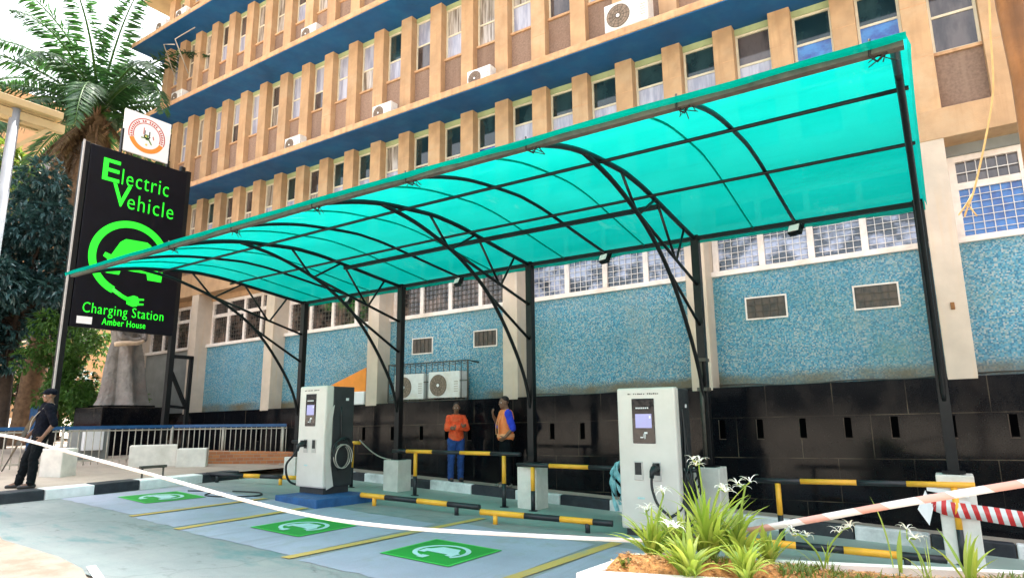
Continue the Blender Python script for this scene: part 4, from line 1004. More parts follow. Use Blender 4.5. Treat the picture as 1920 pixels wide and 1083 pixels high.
# little dark stool shaped bracket on the kerb
mb = MB(); mb.tube([(-12.85, 6.75, GZ(-12.8) + .12), (-12.85, 6.75, GZ(-12.8) + .36)], .02, 6); mb.tube([(-12.85, 7.15, GZ(-12.8) + .12), (-12.85, 7.15, GZ(-12.8) + .36)], .02, 6); mb.bar((-12.85, 6.7, GZ(-12.8) + .36), (-12.85, 7.2, GZ(-12.8) + .36), .07, .05)
tag(mb.build('kerb_bracket', 'gutter'), 'small dark bracket standing on the side kerb under the white tape', 'bracket')

# ------------------------------------------------------------------ statue and things behind the fence
st = thing('wrapped_statue', 'standing statue wrapped in grey plastic on a black plinth', 'statue', (-19.0, 9.25, GZ(-19)))
zb = .37 - GZ(-19)
mb = MB(); mb.box(-.75, .75, -.85, .85, -.2, zb - .02, bev=.02); mb.box(-.55, .55, -.62, .62, zb - .02, zb + .03, bev=.01); mb.build('plinth', 'granite', st)
mb = MB(); n = 48; rings = []
for h, rx, ry, fold in ((0, .46, .62, .085), (.12, .40, .54, .08), (.5, .36, .47, .07), (1.0, .32, .43, .06), (1.4, .28, .39, .05), (1.75, .27, .36, .02), (2.05, .28, .40, .02), (2.4, .22, .36, .01), (2.5, .12, .14, 0)):
    rings.append([((rx + 2.0 * fold * math.cos(5 * a + .5 * h)) * math.cos(a), (ry + 2.0 * fold * math.cos(5 * a + 1 + h * .5)) * math.sin(a) - .03 * h, zb + .02 + h) for a in [2 * math.pi * i / n for i in range(n)]])
mb.loft(rings); mb.ball((0, -.08, zb + 2.72), .19, seg=12, sc=(.9, .85, 1.2))
for s_ in (-1, 1): capsule(mb, (.12, s_ * .38 - .06, zb + 2.25), (.34, s_ * .30 - .05, zb + 1.85), .10, .08); capsule(mb, (.34, s_ * .30 - .05, zb + 1.85), (.38, -.05 - s_ * .1, zb + 1.78), .08, .07)
remeshed(mb, 'wrapped_figure', 'statue', st, .02, 2, .012)
mb = MB(); mb.tube(smoothpath([(.30, -.52, zb + 1.66), (.42, -.25, zb + 1.70), (.46, .0, zb + 1.72), (.40, .2, zb + 1.80)], 4), [.05, .07, .07, .07, .07, .07, .06, .06, .06, .06, .05, .05, .04], 8); mb.build('tan_band', 'statuetan', st)
mk = thing('marker_block', 'small white block on a grey slab in front of the statue', 'marker block', (-17.7, 7.85, GZ(-17.7)))
MB().box(-.3, .3, -.28, .42, -.1, .85, bev=.02).build('slab', 'greywall', mk)
MB().box(.28, .42, -.22, .22, .35, .80, bev=.01).build('white_face', 'white', mk)
mb = MB(); mb.box(-21.4, -20.8, 7.95, 8.35, GZ(-21) - .1, .42, bev=.08); tag(mb.build('covered_object', 'bluepaint'), 'blue covered object standing in the shade left of the statue', 'covered object')
wl = thing('boundary_wall', 'low white boundary wall with a red band, behind the guard', 'wall', (-26, 5, GZ(-26)))
MB().box(-.1, .1, -4, 3.6, -.2, 1.0).build('wall', 'whitepaint', wl); MB().box(.10, .115, -4, 3.6, .25, .62).build('red_band', 'crestred', wl)
pf = thing('picket_fence', 'brown iron picket fence in the shade behind the guard', 'fence', (-24.2, 5, GZ(-24)))
mb = MB()
for k in range(40): mb.bar((0, -3 + k * .2, -.1), (0, -3 + k * .2, 1.9 + .05 * (k % 2)), .035)
for z_ in (.3, 1.6): mb.bar((.03, -3.1, z_), (.03, 5, z_), .05)
mb.build('pickets', 'trunk', pf)

# orange board and white sack on the granite ledge
mb = MB(); mb.prism([(-12.72, .62), (-11.42, .62), (-11.42, 1.18), (-12.62, .80)], (0, 11.02, 0), (1, 0, 0), (0, 0, 1), (0, .02, 0)); tag(mb.build('orange_board', 'orangeboard'), 'orange triangular board leaning on the wall above the left charger', 'board')
mb = MB(); mb.box(-12.4, -11.38, 10.94, 11.12, gt(-12) - .0, .62, bev=.03); 
o = mb.build('white_board', 'white'); tag(o, 'white board standing on the granite ledge under the orange board', 'board')

# ------------------------------------------------------------------ air conditioners
def ac_unit(w_, h, d):
    t = thing('air_conditioner', '', 'air conditioner')
    MB().box(-w_ / 2, w_ / 2, -d, 0, .06, h, bev=.018).build('casing', 'aclean', t)
    mb = MB(); c = (-w_ * .17, -d - .004, h * .53); r = h * .37
    mb.cyl(c, r, .012, 'y', 28); f = mb.build('fan_grille', 'fan', t)
    mb = MB()
    for k in range(4): mb.ring((c[0], c[1] - .008, c[2]), (1, 0, 0), (0, 0, 1), (0, -.004, 0), r * (k + 1) / 4 - .005, r * (k + 1) / 4, 0, 6.2832, 26)
    for k in range(12): a = k * math.pi / 6; mb.bar((c[0] + .03 * math.cos(a), c[1] - .01, c[2] + .03 * math.sin(a)), (c[0] + r * math.cos(a), c[1] - .01, c[2] + r * math.sin(a)), .005)
    mb.cyl((c[0], c[1] - .012, c[2]), r * .15, .012, 'y', 12, 1); mb.build('grille_wires', ['gutter', 'white'], f)
    mb = MB(); mb.box(-w_ * .42, -w_ * .34, -d * .9, -d * .1, 0, .06); mb.box(w_ * .34, w_ * .42, -d * .9, -d * .1, 0, .06); mb.build('feet', 'gutter', t)
    mb = MB()
    for k in range(5): mb.box(w_ * .33, w_ * .45, -d - .004, -d + .01, h * .3 + k * .05, h * .3 + k * .05 + .02)
    mb.build('side_louvres', 'baluster', t); return t
ACU = ac_unit(.86, .62, .32)
ACS = [(-4.15, 10.52, 6.97, 'large white air conditioner on the ledge above the right half of the canopy', 'h'),
       (-7.66, 10.62, 6.97, 'white air conditioner on the lowest ledge above the middle of the canopy'), (-10.55, 10.62, 6.97, 'white air conditioner on the lowest ledge, second to the right of the sign'),
       (-13.85, 10.62, 6.97, 'white air conditioner on the lowest ledge nearest the sign'), (-13.36, 10.56, 10.05, 'white air conditioner on the middle ledge below the top blue soffit'),
       (-19.8, 10.54, 10.05, 'white air conditioner on the middle ledge at the palm end of the building'), (-21.25, 10.52, 13.11, 'white air conditioner on the top ledge at the corner of the building'), (-20.0, 10.52, 13.11, 'white air conditioner on the top ledge beside the corner one'),
       (-9.95, 11.22, gt(-10), 'white air conditioner in the wire cage, left one behind the canopy post'), (-8.95, 11.22, gt(-9), 'white air conditioner with brown fan in the wire cage, right one beside the workers')]
for i, a in enumerate(ACS):
    o = ACU if i == 0 else copy_tree(ACU)
    o.location = a[:3]; o.scale = (.72,) * 3 if 0 < i < 8 else (1, 1, 1); o['label'] = a[3]; o['group'] = 'air conditioners on the building'
cg = thing('wire_cage', 'dark wire cage around two air conditioners on the granite ledge', 'cage', (-9.45, 11.0, gt(-9.45)))
mb = MB()
for k in range(15): x = -1.12 + k * .16; mb.tube([(x, -.08, -.02), (x, -.08, .84)], .008, 5)
for z_ in (.02, .42, .84): mb.tube([(-1.14, -.08, z_), (1.14, -.08, z_)], .012, 6)
for k in range(15): x = -1.12 + k * .16; mb.tube([(x, -.08, .84), (x, .30, .80)], .007, 5)
for x in (-1.14, 1.14): mb.tube([(x, -.08, 0), (x, -.08, .84), (x, .3, .82)], .014, 6)
mb.build('wires', 'gutter', cg)
mb = MB(); mb.face([(-1.12, -.07, .62), (1.12, -.07, .62), (1.12, -.07, .63), (-1.12, -.07, .63)]); mb.build('cross_wire', 'gutter', cg)
# antenna frame on the top storey
mb = MB(); z_ = 12.3
mb.tube([(-20.9, 10.85, 11.4), (-20.9, 10.3, 12.55), (-20.2, 10.3, 12.3)], .02, 6); mb.tube([(-20.2, 10.85, 11.5), (-20.2, 10.3, 12.5), (-19.4, 10.5, 12.75)], .02, 6)
tag(mb.build('wall_bracket', 'baluster'), 'thin pale metal bracket fixed to the windows under the top blue soffit', 'bracket')
# ------------------------------------------------------------------ people (local frame: x to the person's left... +y is forward)
def hand(mb, wrist, d, nrm, curl=.5, s=1.0, thumb=1):
    """palm plus four fingers and a thumb; d = pointing direction, nrm = palm normal"""
    wrist = Vector(wrist); d = Vector(d).normalized(); nrm = Vector(nrm).normalized(); sd = d.cross(nrm).normalized(); nrm = sd.cross(d)
    k = wrist + d * .045 * s
    for o in (-.026, 0, .026): capsule(mb, wrist + sd * o * .6 * s, wrist + d * .085 * s + sd * o * s, .017 * s, .015 * s, 8)
    for i, (o, L) in enumerate(((-.034, .058), (-.012, .072), (.011, .076), (.033, .066))):
        b0 = wrist + d * .09 * s + sd * o * s; d1 = (d + nrm * curl * .6).normalized(); d2 = (d + nrm * curl * 1.8).normalized()
        m_ = b0 + d1 * L * .5 * s; capsule(mb, b0, m_, .0105 * s, .0095 * s, 7); capsule(mb, m_, m_ + d2 * L * .5 * s, .0095 * s, .008 * s, 7)
    b0 = wrist + d * .03 * s + sd * -.03 * thumb * s; m_ = b0 + (d * .5 - sd * thumb * .8 + nrm * .3).normalized() * .04 * s
    capsule(mb, b0, m_, .014 * s, .011 * s, 7); capsule(mb, m_, m_ + (d + nrm * .5 - sd * thumb * .2).normalized() * .033 * s, .011 * s, .009 * s, 7)
def head(mb, c, fwd, up, s=1.0):
    """skull, jaw, nose, brow, ears, lips as overlapping shapes that get fused"""
    f = Vector(fwd).normalized(); u = Vector(up).normalized(); r = f.cross(u).normalized(); u = r.cross(f); c = Vector(c)
    P = lambda a, b_, d: c + (r * a + f * b_ + u * d) * s
    def el(p, sx, sy, sz, seg=14):
        m = Matrix((( r.x, f.x, u.x, p.x), (r.y, f.y, u.y, p.y), (r.z, f.z, u.z, p.z), (0, 0, 0, 1))) @ Matrix.Diagonal((sx * s, sy * s, sz * s, 1))
        bmesh.ops.create_uvsphere(mb.bm, u_segments=seg, v_segments=10, radius=1, matrix=m)
    el(P(0, -.008, .03), .074, .094, .088); el(P(0, .028, -.045), .056, .062, .070); el(P(0, .062, -.088), .028, .026, .024)
    el(P(0, .086, .02), .046, .014, .012)
    capsule(mb, P(0, .088, .012), P(0, .110, -.026), .009 * s, .013 * s, 8)
    for q in (-1, 1):
        el(P(q * .013, .098, -.030), .009, .010, .007, 8); el(P(q * .038, .070, -.024), .020, .020, .014, 8); el(P(q * .076, -.004, -.006), .010, .022, .032, 8)
    el(P(0, .089, -.056), .024, .012, .007, 8); el(P(0, .087, -.068), .021, .012, .008, 8)
    return P, (r, f, u)
def eyes(P, t, parent):
    mb = MB()
    for q in (-1, 1): mb.ball(P(q * .031, .080, .0), .0115, 0, 8); mb.ball(P(q * .031, .0885, .0), .0055, 1, 6)
    return mb.build('eyes', ['eye', 'hair'], parent)
def person(label, loc, rz, H, J, spec):
    """J: joints in fractions of H. One continuous body; clothing and hair are its children"""
    t = thing('person', label, 'person', loc, rz)
    j = {k: Vector(v) * H for k, v in J.items()}
    k = H / 1.7
    def limbs(mb, inf, legs=True, arms=True, torso=True, fore=True, low=1.0):
        if torso:
            p, c_, n_ = j['pelvis'], j['chest'], j['neck']; ax = (n_ - p).normalized(); r = (j['shl'] - j['shr']); r -= ax * r.dot(ax); r.normalize(); f = ax.cross(r) * -1
            rings = []
            for tt, a, b_ in ((-.10, .145, .105), (0, .168, .125), (.18, .158, .115), (.38, .148, .108), (.62, .168, .122), (.80, .176, .118), (.92, .150, .095), (1.0, .075, .065)):
                q = p.lerp(c_, tt / .62) if tt < .62 else c_.lerp(n_, (tt - .62) / .38)
                rings.append([q + r * (a * k * spec.get('wide', 1) + inf) * math.cos(x) + f * (b_ * k + inf) * math.sin(x) for x in [2 * math.pi * i / 20 for i in range(20)]])
            mb.loft(rings)
        for s in 'lr':
            if arms:
                capsule(mb, j['sh' + s], j['el' + s], (.056 * k + inf), (.041 * k + inf))
                if fore: capsule(mb, j['el' + s], j['wr' + s], (.042 * k + inf), (.028 * k + inf))
            if legs:
                capsule(mb, j['hip' + s], j['kn' + s], (.092 * k + inf), (.060 * k + inf)); 
                capsule(mb, j['kn' + s], j['kn' + s].lerp(j['an' + s], .35) + Vector((0, -.012, 0)) * k, (.060 * k + inf), (.057 * k + inf)); capsule(mb, j['kn' + s].lerp(j['an' + s], .35) + Vector((0, -.012, 0)) * k, j['an' + s], (.057 * k + inf), (.040 * k + inf * low))
    # body
    mb = MB(); limbs(mb, 0)
    hc = j['head']; hf = Vector(spec['look']); hu = (hc - j['neck']).normalized()
    capsule(mb, j['neck'] - hu * .03, hc - hu * .03 * k + hf.normalized() * -.01, .060 * k, .052 * k)
    P, ax = head(mb, hc, hf, Vector((0, 0, 1)) + hu * .5, k)
    for s in 'lr':
        d, n_, cu = spec['hand' + s]; hand(mb, j['wr' + s], d, n_, cu, k * .98, 1 if s == 'l' else -1)
        capsule(mb, j['an' + s], j['an' + s] + (Vector(spec.get('toe', (0, 1, 0))).normalized() * .14 + Vector((0, 0, -.05))) * k, .040 * k, .034 * k)
    body = remeshed(mb, 'body', 'skin', t, .0085, 3)
    eyes(P, t, t)
    # trousers
    mb = MB(); limbs(mb, .016, torso=False, arms=False, low=1.6)
    p = j['pelvis']; capsule(mb, p + Vector((-.05, 0, -.02)) * k, p + Vector((.05, 0, -.02)) * k, .125 * k, .125 * k); capsule(mb, p + Vector((-.05, 0, .09)) * k, p + Vector((.05, 0, .09)) * k, .118 * k, .118 * k)
    remeshed(mb, 'trousers', spec['trousers'], t, .011, 2, .010)
    # upper garment
    mb = MB(); limbs(mb, spec.get('loose', .02), legs=False, fore=spec.get('long', True)); remeshed(mb, spec['topname'], spec['top'], t, .011, 2, .010)
    if spec.get('vest'):
        mb = MB(); limbs(mb, .035, legs=False, arms=False)
        v = remeshed(mb, 'vest', 'hivis', t, .011, 2, .007)
        mb = MB()
        p_, c_, n_ = j['pelvis'], j['chest'], j['neck']
        for tt in (.10,):
            q = p_.lerp(c_, tt / .62); mb.loft([[q + Vector((math.cos(x) * .205, math.sin(x) * .165, dz)) * k for x in [2 * math.pi * i / 24 for i in range(24)]] for dz in (-.03, .03)], cap=False)
        for s in (-1, 1):
            A = [n_ + Vector((s * .085, -.03, .02)) * k, n_ + Vector((s * .085, .09, -.05)) * k, c_ + Vector((s * .08, .162, -.02)) * k, p_ + Vector((s * .08, .163, .06)) * k]
            S_ = smoothpath(A, 5); mb.loft([[q + Vector((-.022, 0, 0)), q + Vector((.022, 0, 0)), q + Vector((.022, .006, .004)), q + Vector((-.022, .006, .004))] for q in S_])
        mb.build('reflective_strips', 'reflect', v)
        mb = MB(); A = [n_ + Vector((-.05, .075, .0)) * k, c_ + Vector((0, .166, .02)) * k, n_ + Vector((.05, .075, .0)) * k]
        mb.face([A[0], A[1], A[2], n_ + Vector((0, .08, .02)) * k]); mb.build('shirt_front', 'crestred', t)
    # shoes
    for s in 'lr':
        mb = MB(); a = j['an' + s]; td = Vector(spec.get('toe', (0, 1, 0))).normalized(); z0 = Vector((a.x, a.y, 0))
        capsule(mb, z0 - td * .045 * k + Vector((0, 0, .045)), z0 + td * .05 * k + Vector((0, 0, .045)), .046 * k, .046 * k); capsule(mb, z0 + td * .05 * k + Vector((0, 0, .04)), z0 + td * .15 * k + Vector((0, 0, .034)), .046 * k, .036 * k)
        capsule(mb, z0 + Vector((0, 0, .05)), z0 + Vector((0, 0, .11)), .046 * k, .046 * k)
        for v in mb.bm.verts: v.co.z = max(v.co.z, .004)
        remeshed(mb, 'shoe', spec['shoe'], t, .011, 2)
    # hair or cap
    r, f, u = ax; mb = MB()
    def el(p, sx, sy, sz):
        m = Matrix(((r.x, f.x, u.x, p.x), (r.y, f.y, u.y, p.y), (r.z, f.z, u.z, p.z), (0, 0, 0, 1))) @ Matrix.Diagonal((sx * k, sy * k, sz * k, 1))
        bmesh.ops.create_uvsphere(mb.bm, u_segments=16, v_segments=12, radius=1, matrix=m)
    if spec['hair'] == 'cap':
        el(P(0, -.012, .050), .086, .108, .078); el(P(0, .090, .040), .066, .062, .010); remeshed(mb, 'cap', 'navy', t, .011, 2)
    else:
        el(P(0, -.020, .052), .080, .092, .078); 
        if spec['hair'] == 'tied': el(P(0, -.10, .03), .05, .045, .05); el(P(0, -.05, -.02), .068, .055, .06)
        remeshed(mb, 'hair', 'hair', t, .011, 1)
    return t, j, k
base = dict(pelvis=(0, 0, .535), chest=(0, .0, .70), neck=(0, -.005, .845), head=(0, .012, .925), shl=(-.105, 0, .805), shr=(.105, 0, .805),
            hipl=(-.052, 0, .52), hipr=(.052, 0, .52), knl=(-.062, .008, .285), knr=(.062, .008, .285), anl=(-.065, -.005, .05), anr=(.065, -.005, .05),
            ell=(-.150, -.02, .635), elr=(.150, -.02, .635), wrl=(-.155, .03, .49), wrr=(.155, .03, .49))
# note: seen from behind the figure -x is its left
# worker in the orange red jacket, arms folded
J = dict(base); J.update(shl=(-.092, 0, .80), shr=(.092, 0, .80), ell=(-.135, .045, .66), elr=(.135, .045, .66), wrl=(.02, .135, .665), wrr=(-.02, .120, .69))
person('person in an orange red jacket and blue trousers standing with folded arms', (-8.30, 10.52, GZ(-8.3) + .152), R_(-128), 1.56, J,
       dict(look=(.35, 1, -.02), trousers='jeans', top='orangered', topname='jacket', shoe='shoe', hair='tied', handl=((1, .1, .1), (0, -1, .2), .6), handr=((-1, .1, .15), (0, -1, .2), .6), loose=.017, wide=.93))
J = dict(base); J.update(ell=(-.165, -.035, .64), wrl=(-.135, .045, .545), elr=(.140, .05, .67), wrr=(.065, .125, .775), head=(0, .018, .925))
wk, j_, k_ = person('person in orange vest over blue shirt and dark trousers, hand raised to the face', (-7.12, 10.55, GZ(-7.1) + .152), R_(140), 1.70, J,
       dict(look=(-.25, 1, -.04), trousers='trousers_dark', top='royal', topname='shirt', shoe='shoelight', hair='short', vest=True, long=False, handl=((.55, .6, -.5), (1, 0, .3), .7), handr=((-.35, .3, .85), (0, -1, .3), .8), loose=.022))
# guard leaning back, feet forward on the side kerb
J = dict(base); lean = lambda z: -.09 * max(0, z - .05) / .9
J = {q: (v[0], v[1] + lean(v[2]) , v[2]) for q, v in J.items()}
J.update(anl=(-.080, .0, .05), anr=(.075, .09, .05), knl=(-.072, -.0, .29), knr=(.068, .05, .29), ell=(-.165, -.13, .635), wrl=(-.135, -.05, .505), elr=(.155, -.05, .64), wrr=(.12, .06, .51), head=(0, -.075, .925))
gd, j_, k_ = person('person in navy uniform and cap with a slung rifle, leaning back on the kerb', (-12.98, 4.97, GZ(-12.9) + .13), R_(163), 1.66, J,
       dict(look=(-.12, 1, -.05), trousers='trousers_dark', top='navy', topname='shirt', shoe='shoe', hair='cap', long=False, handl=((.4, .5, -.7), (1, 0, 0), .5), handr=((-.2, .5, -.8), (-1, 0, 0), .8), loose=.022))
mb = MB(); sh = j_['shl'] + Vector((.02, 0, .06)); 
mb.loft([[q + Vector((-.018, 0, 0)), q + Vector((.018, 0, 0)), q + Vector((.018, .008, .003)), q + Vector((-.018, .008, .003))] for q in smoothpath([sh + Vector((0, -.08, -.02)), sh, j_['chest'] + Vector((-.03, .175, -.02)), j_['pelvis'] + Vector((.08, .17, .06)), j_['wrr'] + Vector((0, .02, .06))], 5)])
mb.bm.transform(gd.matrix_basis.copy() if False else Matrix.Translation(gd.location) @ Matrix.Rotation(R_(163), 4, 'Z'))
rf = thing('rifle', 'rifle slung over the chest of the guard, muzzle pointing down', 'rifle', gd.location[:], R_(163))
mb.bm.transform((Matrix.Translation(gd.location) @ Matrix.Rotation(R_(163), 4, 'Z')).inverted()); mb.build('sling', 'baluster', rf)
a = j_['wrr'] + Vector((-.02, .03, .10)); d = Vector((.10, .30, -.78)).normalized()
mb = MB(); mb.tube([a + d * .12, a + d * .72], .011, 8); mb.bar(a + d * -.02, a + d * .26, .035, .06); mb.bar(a + d * .1, a + d * .16 + Vector((0, -.09, -.06)), .025, .04); mb.build('barrel', 'gutter', rf)
mb = MB(); mb.bar(a + d * -.25, a + d * -.02, .032, .075); mb.bar(a + d * -.03, a + d * .46, .020, .028); mb.build('stock', 'gunwood', rf)
# ------------------------------------------------------------------ plants and trees
def leaf(mb, p, d, up, L, W, mi=0, fold=.25):
    d = d.normalized(); s = d.cross(up)
    if s.length < 1e-4: s = Vector((1, 0, 0))
    s.normalize(); n = s.cross(d)
    a, m1, m2, e = p, p + d * L * .45 + s * W / 2 + n * W * fold, p + d * L * .45 - s * W / 2 + n * W * fold, p + d * L - n * L * .12
    c = p + d * L * .5
    bm = mb.bm; v = [bm.verts.new(q) for q in (a, m1, e, m2, c)]
    bm.faces.new((v[0], v[1], v[2], v[4])).material_index = mi; bm.faces.new((v[0], v[4], v[2], v[3])).material_index = mi
def palm(label, loc, top, L, nf, seed):
    rr = random.Random(seed); t = thing('palm_tree', label, 'palm tree', loc)
    base = Vector(loc); tp = Vector(top) - base
    mb = MB(); P = smoothpath([(0, 0, -.3), (tp.x * .2, tp.y * .25, tp.z * .3), (tp.x * .6, tp.y * .65, tp.z * .7), tuple(tp)], 10)
    mb.tube(P, [.34 - .10 * i / len(P) + .02 * (i % 2) for i in range(len(P))], 12)
    for i in range(70):       # old frond stubs under the crown
        f_ = rr.uniform(.80, .99); q = tp * f_; q = P[int(f_ * (len(P) - 1))]; a = rr.uniform(0, 6.28); dv = Vector((math.cos(a), math.sin(a), rr.uniform(.5, 1.2))).normalized()
        mb.tube([q + dv * .15, q + dv * rr.uniform(.4, .75)], [.07, .02], 5)
    mb.build('trunk', 'palmtrunk', t)
    def frond(az, el, L, droop, m, wid, name):
        mb = MB(); pts = []; p = tp + Vector((0, 0, .1)); e = el; n = 16
        h = Vector((math.cos(az), math.sin(az), 0))
        for i in range(n + 1):
            pts.append(p.copy()); p = p + (h * math.cos(e) + Vector((0, 0, 1)) * math.sin(e)) * L / n; e -= droop / n * (.5 + 1.1 * i / n)
        mb.tube(pts, [.05 * (1 - i / (n + 1)) + .008 for i in range(n + 1)], 5, 1)
        fine = smoothpath(pts, 4)
        for i in range(6, len(fine)):
            q = fine[i]; tn = (fine[i] - fine[i - 1]).normalized(); f_ = i / len(fine); side = tn.cross(Vector((0, 0, 1))).normalized(); nn = side.cross(tn)
            ll = wid * math.sin(math.pi * min(1, .18 + f_ * .78)) ** .6 * rr.uniform(.8, 1.1)
            for s in (-1, 1):
                for r_ in range(2):
                    d = (side * s * 1.0 + tn * rr.uniform(.35, .75) + nn * rr.uniform(-.25, .25) + Vector((0, 0, -rr.uniform(.15, .7)))).normalized()
                    leaf(mb, q + tn * rr.uniform(-.04, .04), d, nn, ll, .072, 0, .1)
        mb.build(name, [m, 'shrubleaf' if m == 'palmleaf' else 'palmtrunk'], t)
    for i in range(nf):
        az = i * 2.399 + rr.uniform(-.2, .2); f_ = (i / nf) ** .8
        frond(az, R_(74 - 84 * f_ + rr.uniform(-8, 8)), L * rr.uniform(.88, 1.08), R_(70 + 30 * f_), 'palmleaf', .78, 'frond')
    for i in range(12): frond((4.1 + rr.uniform(-.9, .9)) if i < 6 else rr.uniform(0, 6.28), R_(-40 - rr.uniform(0, 30)), L * rr.uniform(.5, .75), R_(25), 'deadleaf', .38, 'dead_frond')
    return t
palm('tall feathery palm tree with drooping brown fronds, behind the black sign', (-23.6, 8.6, GZ(-23.6)), (-24, 9.85, 10.6), 5.4, 32, 4)

def crown(mb, c, r, n, size, rr, sc=(1, 1, .8), clumps=26, inner=.45):
    cl = []
    for i in range(clumps):
        d = Vector((rr.gauss(0, 1), rr.gauss(0, 1), rr.gauss(0, 1))).normalized(); f_ = rr.uniform(inner, 1.0)
        cl.append((Vector(c) + Vector((d.x * r * sc[0], d.y * r * sc[1], d.z * r * sc[2])) * f_, r * rr.uniform(.20, .36)))
    for i in range(n):
        p, q = cl[rr.randrange(len(cl))]
        d = Vector((rr.gauss(0, 1), rr.gauss(0, 1), rr.gauss(0, 1))).normalized()
        pos = p + d * q * rr.uniform(.5, 1.0) ** .5
        dr = (d + Vector((rr.uniform(-.6, .6), rr.uniform(-.6, .6), rr.uniform(-.9, .2)))).normalized()
        for u in range(3):
            d3 = (dr + Vector((rr.uniform(-.8, .8), rr.uniform(-.8, .8), rr.uniform(-.5, .3)))).normalized()
            leaf(mb, pos, d3, Vector((rr.uniform(-.5, .5), rr.uniform(-.5, .5), 1)), size * rr.uniform(.7, 1.3), size * .42, 0, .2)
    return cl
def tree(name, label, cat, loc, H, crowns, leafm, n, size, seed, tr=.16, clumps=26, group=None, lean=(0, 0)):
    rr = random.Random(seed); t = thing(name, label, cat, loc, 0, group)
    mb = MB(); allc = []
    for c, r, sc in crowns: allc += crown(mb, c, r, n, size, rr, sc, clumps)
    mb.build('crown', leafm, t)
    mb = MB(); top = Vector((lean[0], lean[1], H * .62)); mb.tube(smoothpath([(0, 0, -.2), (lean[0] * .3, lean[1] * .3, H * .25), tuple(top)], 5), [tr * (1.15 - .06 * i) for i in range(11)], 9)
    for c, q in allc[::3]:
        s0 = Vector((lean[0] * .7, lean[1] * .7, H * rr.uniform(.35, .6))); mid = s0.lerp(c, .5) + Vector((0, 0, .2)); mb.tube(smoothpath([s0, mid, c], 3), [tr * .45, tr * .4, tr * .34, tr * .28, tr * .2, tr * .14, tr * .06], 6)
    mb.build('trunk', 'trunk', t); return t
tree('broadleaf_tree', 'dense dark bluish green broadleaf tree at the left edge behind the guard', 'tree', (-22.2, 7.6, GZ(-22)), 7.5,
     [((0, -.1, 6.6), 1.75, (1, 1, .95)), ((.2, -1.3, 4.9), 1.6, (1, .9, .9)), ((0, .5, 4.3), 1.5, (1, .9, .9)), ((.1, -1.2, 3.0), 1.3, (1, 1, .8))], 'darkleaf', 2600, .23, 11, .2, 30)
tree('dark_tree', 'shadowy dark green tree at the far left below the cream shelter', 'tree', (-30, 5.0, GZ(-30)), 11, [((0, 0, 8.5), 3.4, (1, 1, 1)), ((1, -2.5, 6.0), 2.8, (1, 1, .8)), ((0, 2.2, 4.5), 2.6, (1, 1, .9))], 'shrubleaf', 2400, .3, 12, .3, 34)
tree('lime_tree', 'yellow green leafy tree in front of the tan far building', 'tree', (-33, 9.5, GZ(-33)), 11.5, [((0, 0, 11.0), 1.9, (1, 1.2, .9)), ((0, -1.5, 9.5), 1.5, (1, 1, .9))], 'limeleaf', 1500, .3, 13, .25, 20)
tree('shrub', 'green leafy shrub between the sign pole and the statue', 'shrub', (-20.6, 8.2, GZ(-20.6)), 3.4, [((0, 0, 2.9), 1.0, (1, .8, 1)), ((.2, .2, 1.7), .8, (1, .8, .9))], 'shrubleaf', 1700, .13, 14, .05, 22)
tree('shrub', 'tall bright green shrub behind the statue in front of the tan far building', 'shrub', (-25.5, 10.4, GZ(-25)), 4.6, [((0, 0, 3.4), 1.3, (1, 1, 1)), ((0, -.6, 2.0), 1.1, (1, 1, 1)), ((0, .5, 1.2), 1.0, (1, 1, .9))], 'shrubleaf', 1500, .16, 44, .07, 24)
tree('shrub', 'pale yellowish shrub right of the statue', 'shrub', (-20.4, 10.2, GZ(-20.4)), 2.2, [((0, 0, 1.5), .62, (1, .7, 1.1))], 'shrubleaf', 900, .10, 15, .04, 16)
tree('dark_tree', 'dark hedge-like tree behind the brown picket fence', 'tree', (-27.5, 8.5, GZ(-27)), 5.5, [((0, -2.5, 2.6), 2.0, (1, 1.2, 1)), ((0, 1.4, 2.8), 2.0, (1, 1.2, 1))], 'darkleaf', 1800, .24, 16, .15, 26)
# far tan building
fb = thing('far_building', 'plain tan building in the background behind the palm', 'building', (-52, 26, GZ(-52)))
MB().box(-8, 0, -24, 8.5, -1, 22).box(-8.2, .25, -24.2, 8.7, 22, 22.5).build('wall', 'farwall', fb)
for z in (5, 9, 13, 17):
    for y in [-20 + 4 * k for k in range(7)] + [7.2]:
        f = MB().box(-.02, .06, y, y + .9, z, z + 1.9).build('window', 'cream', fb); MB().box(0, .075, y + .1, y + .8, z + .1, z + 1.8).build('pane', 'glass_brown', f)
# cream shelter at the far left
sh = thing('roof_shelter', 'flat cream roofed shelter on a grey post at the left edge', 'shelter', (-12, 3.72, GZ(-12)))
mb = MB(); mb.box(-.75, .16, -7, .62, 6.22, 6.34, bev=.01)
for k in range(4): mb.box(-.68 + k * .22, -.63 + k * .22, -6.9, .55, 6.19, 6.221)
mb.build('roof', 'roofcream', sh); MB().tube([(0, 0, -.1), (0, 0, 6.2)], .075, 12).build('post', 'roofgrey', sh)
mb = MB(); mb.bar((0, -6, 6.1), (0, .7, 6.1), .10, .14); mb.bar((0, 0, 5.5), (0, .5, 6.05), .06); mb.build('roof_beam', 'roofcream', sh)

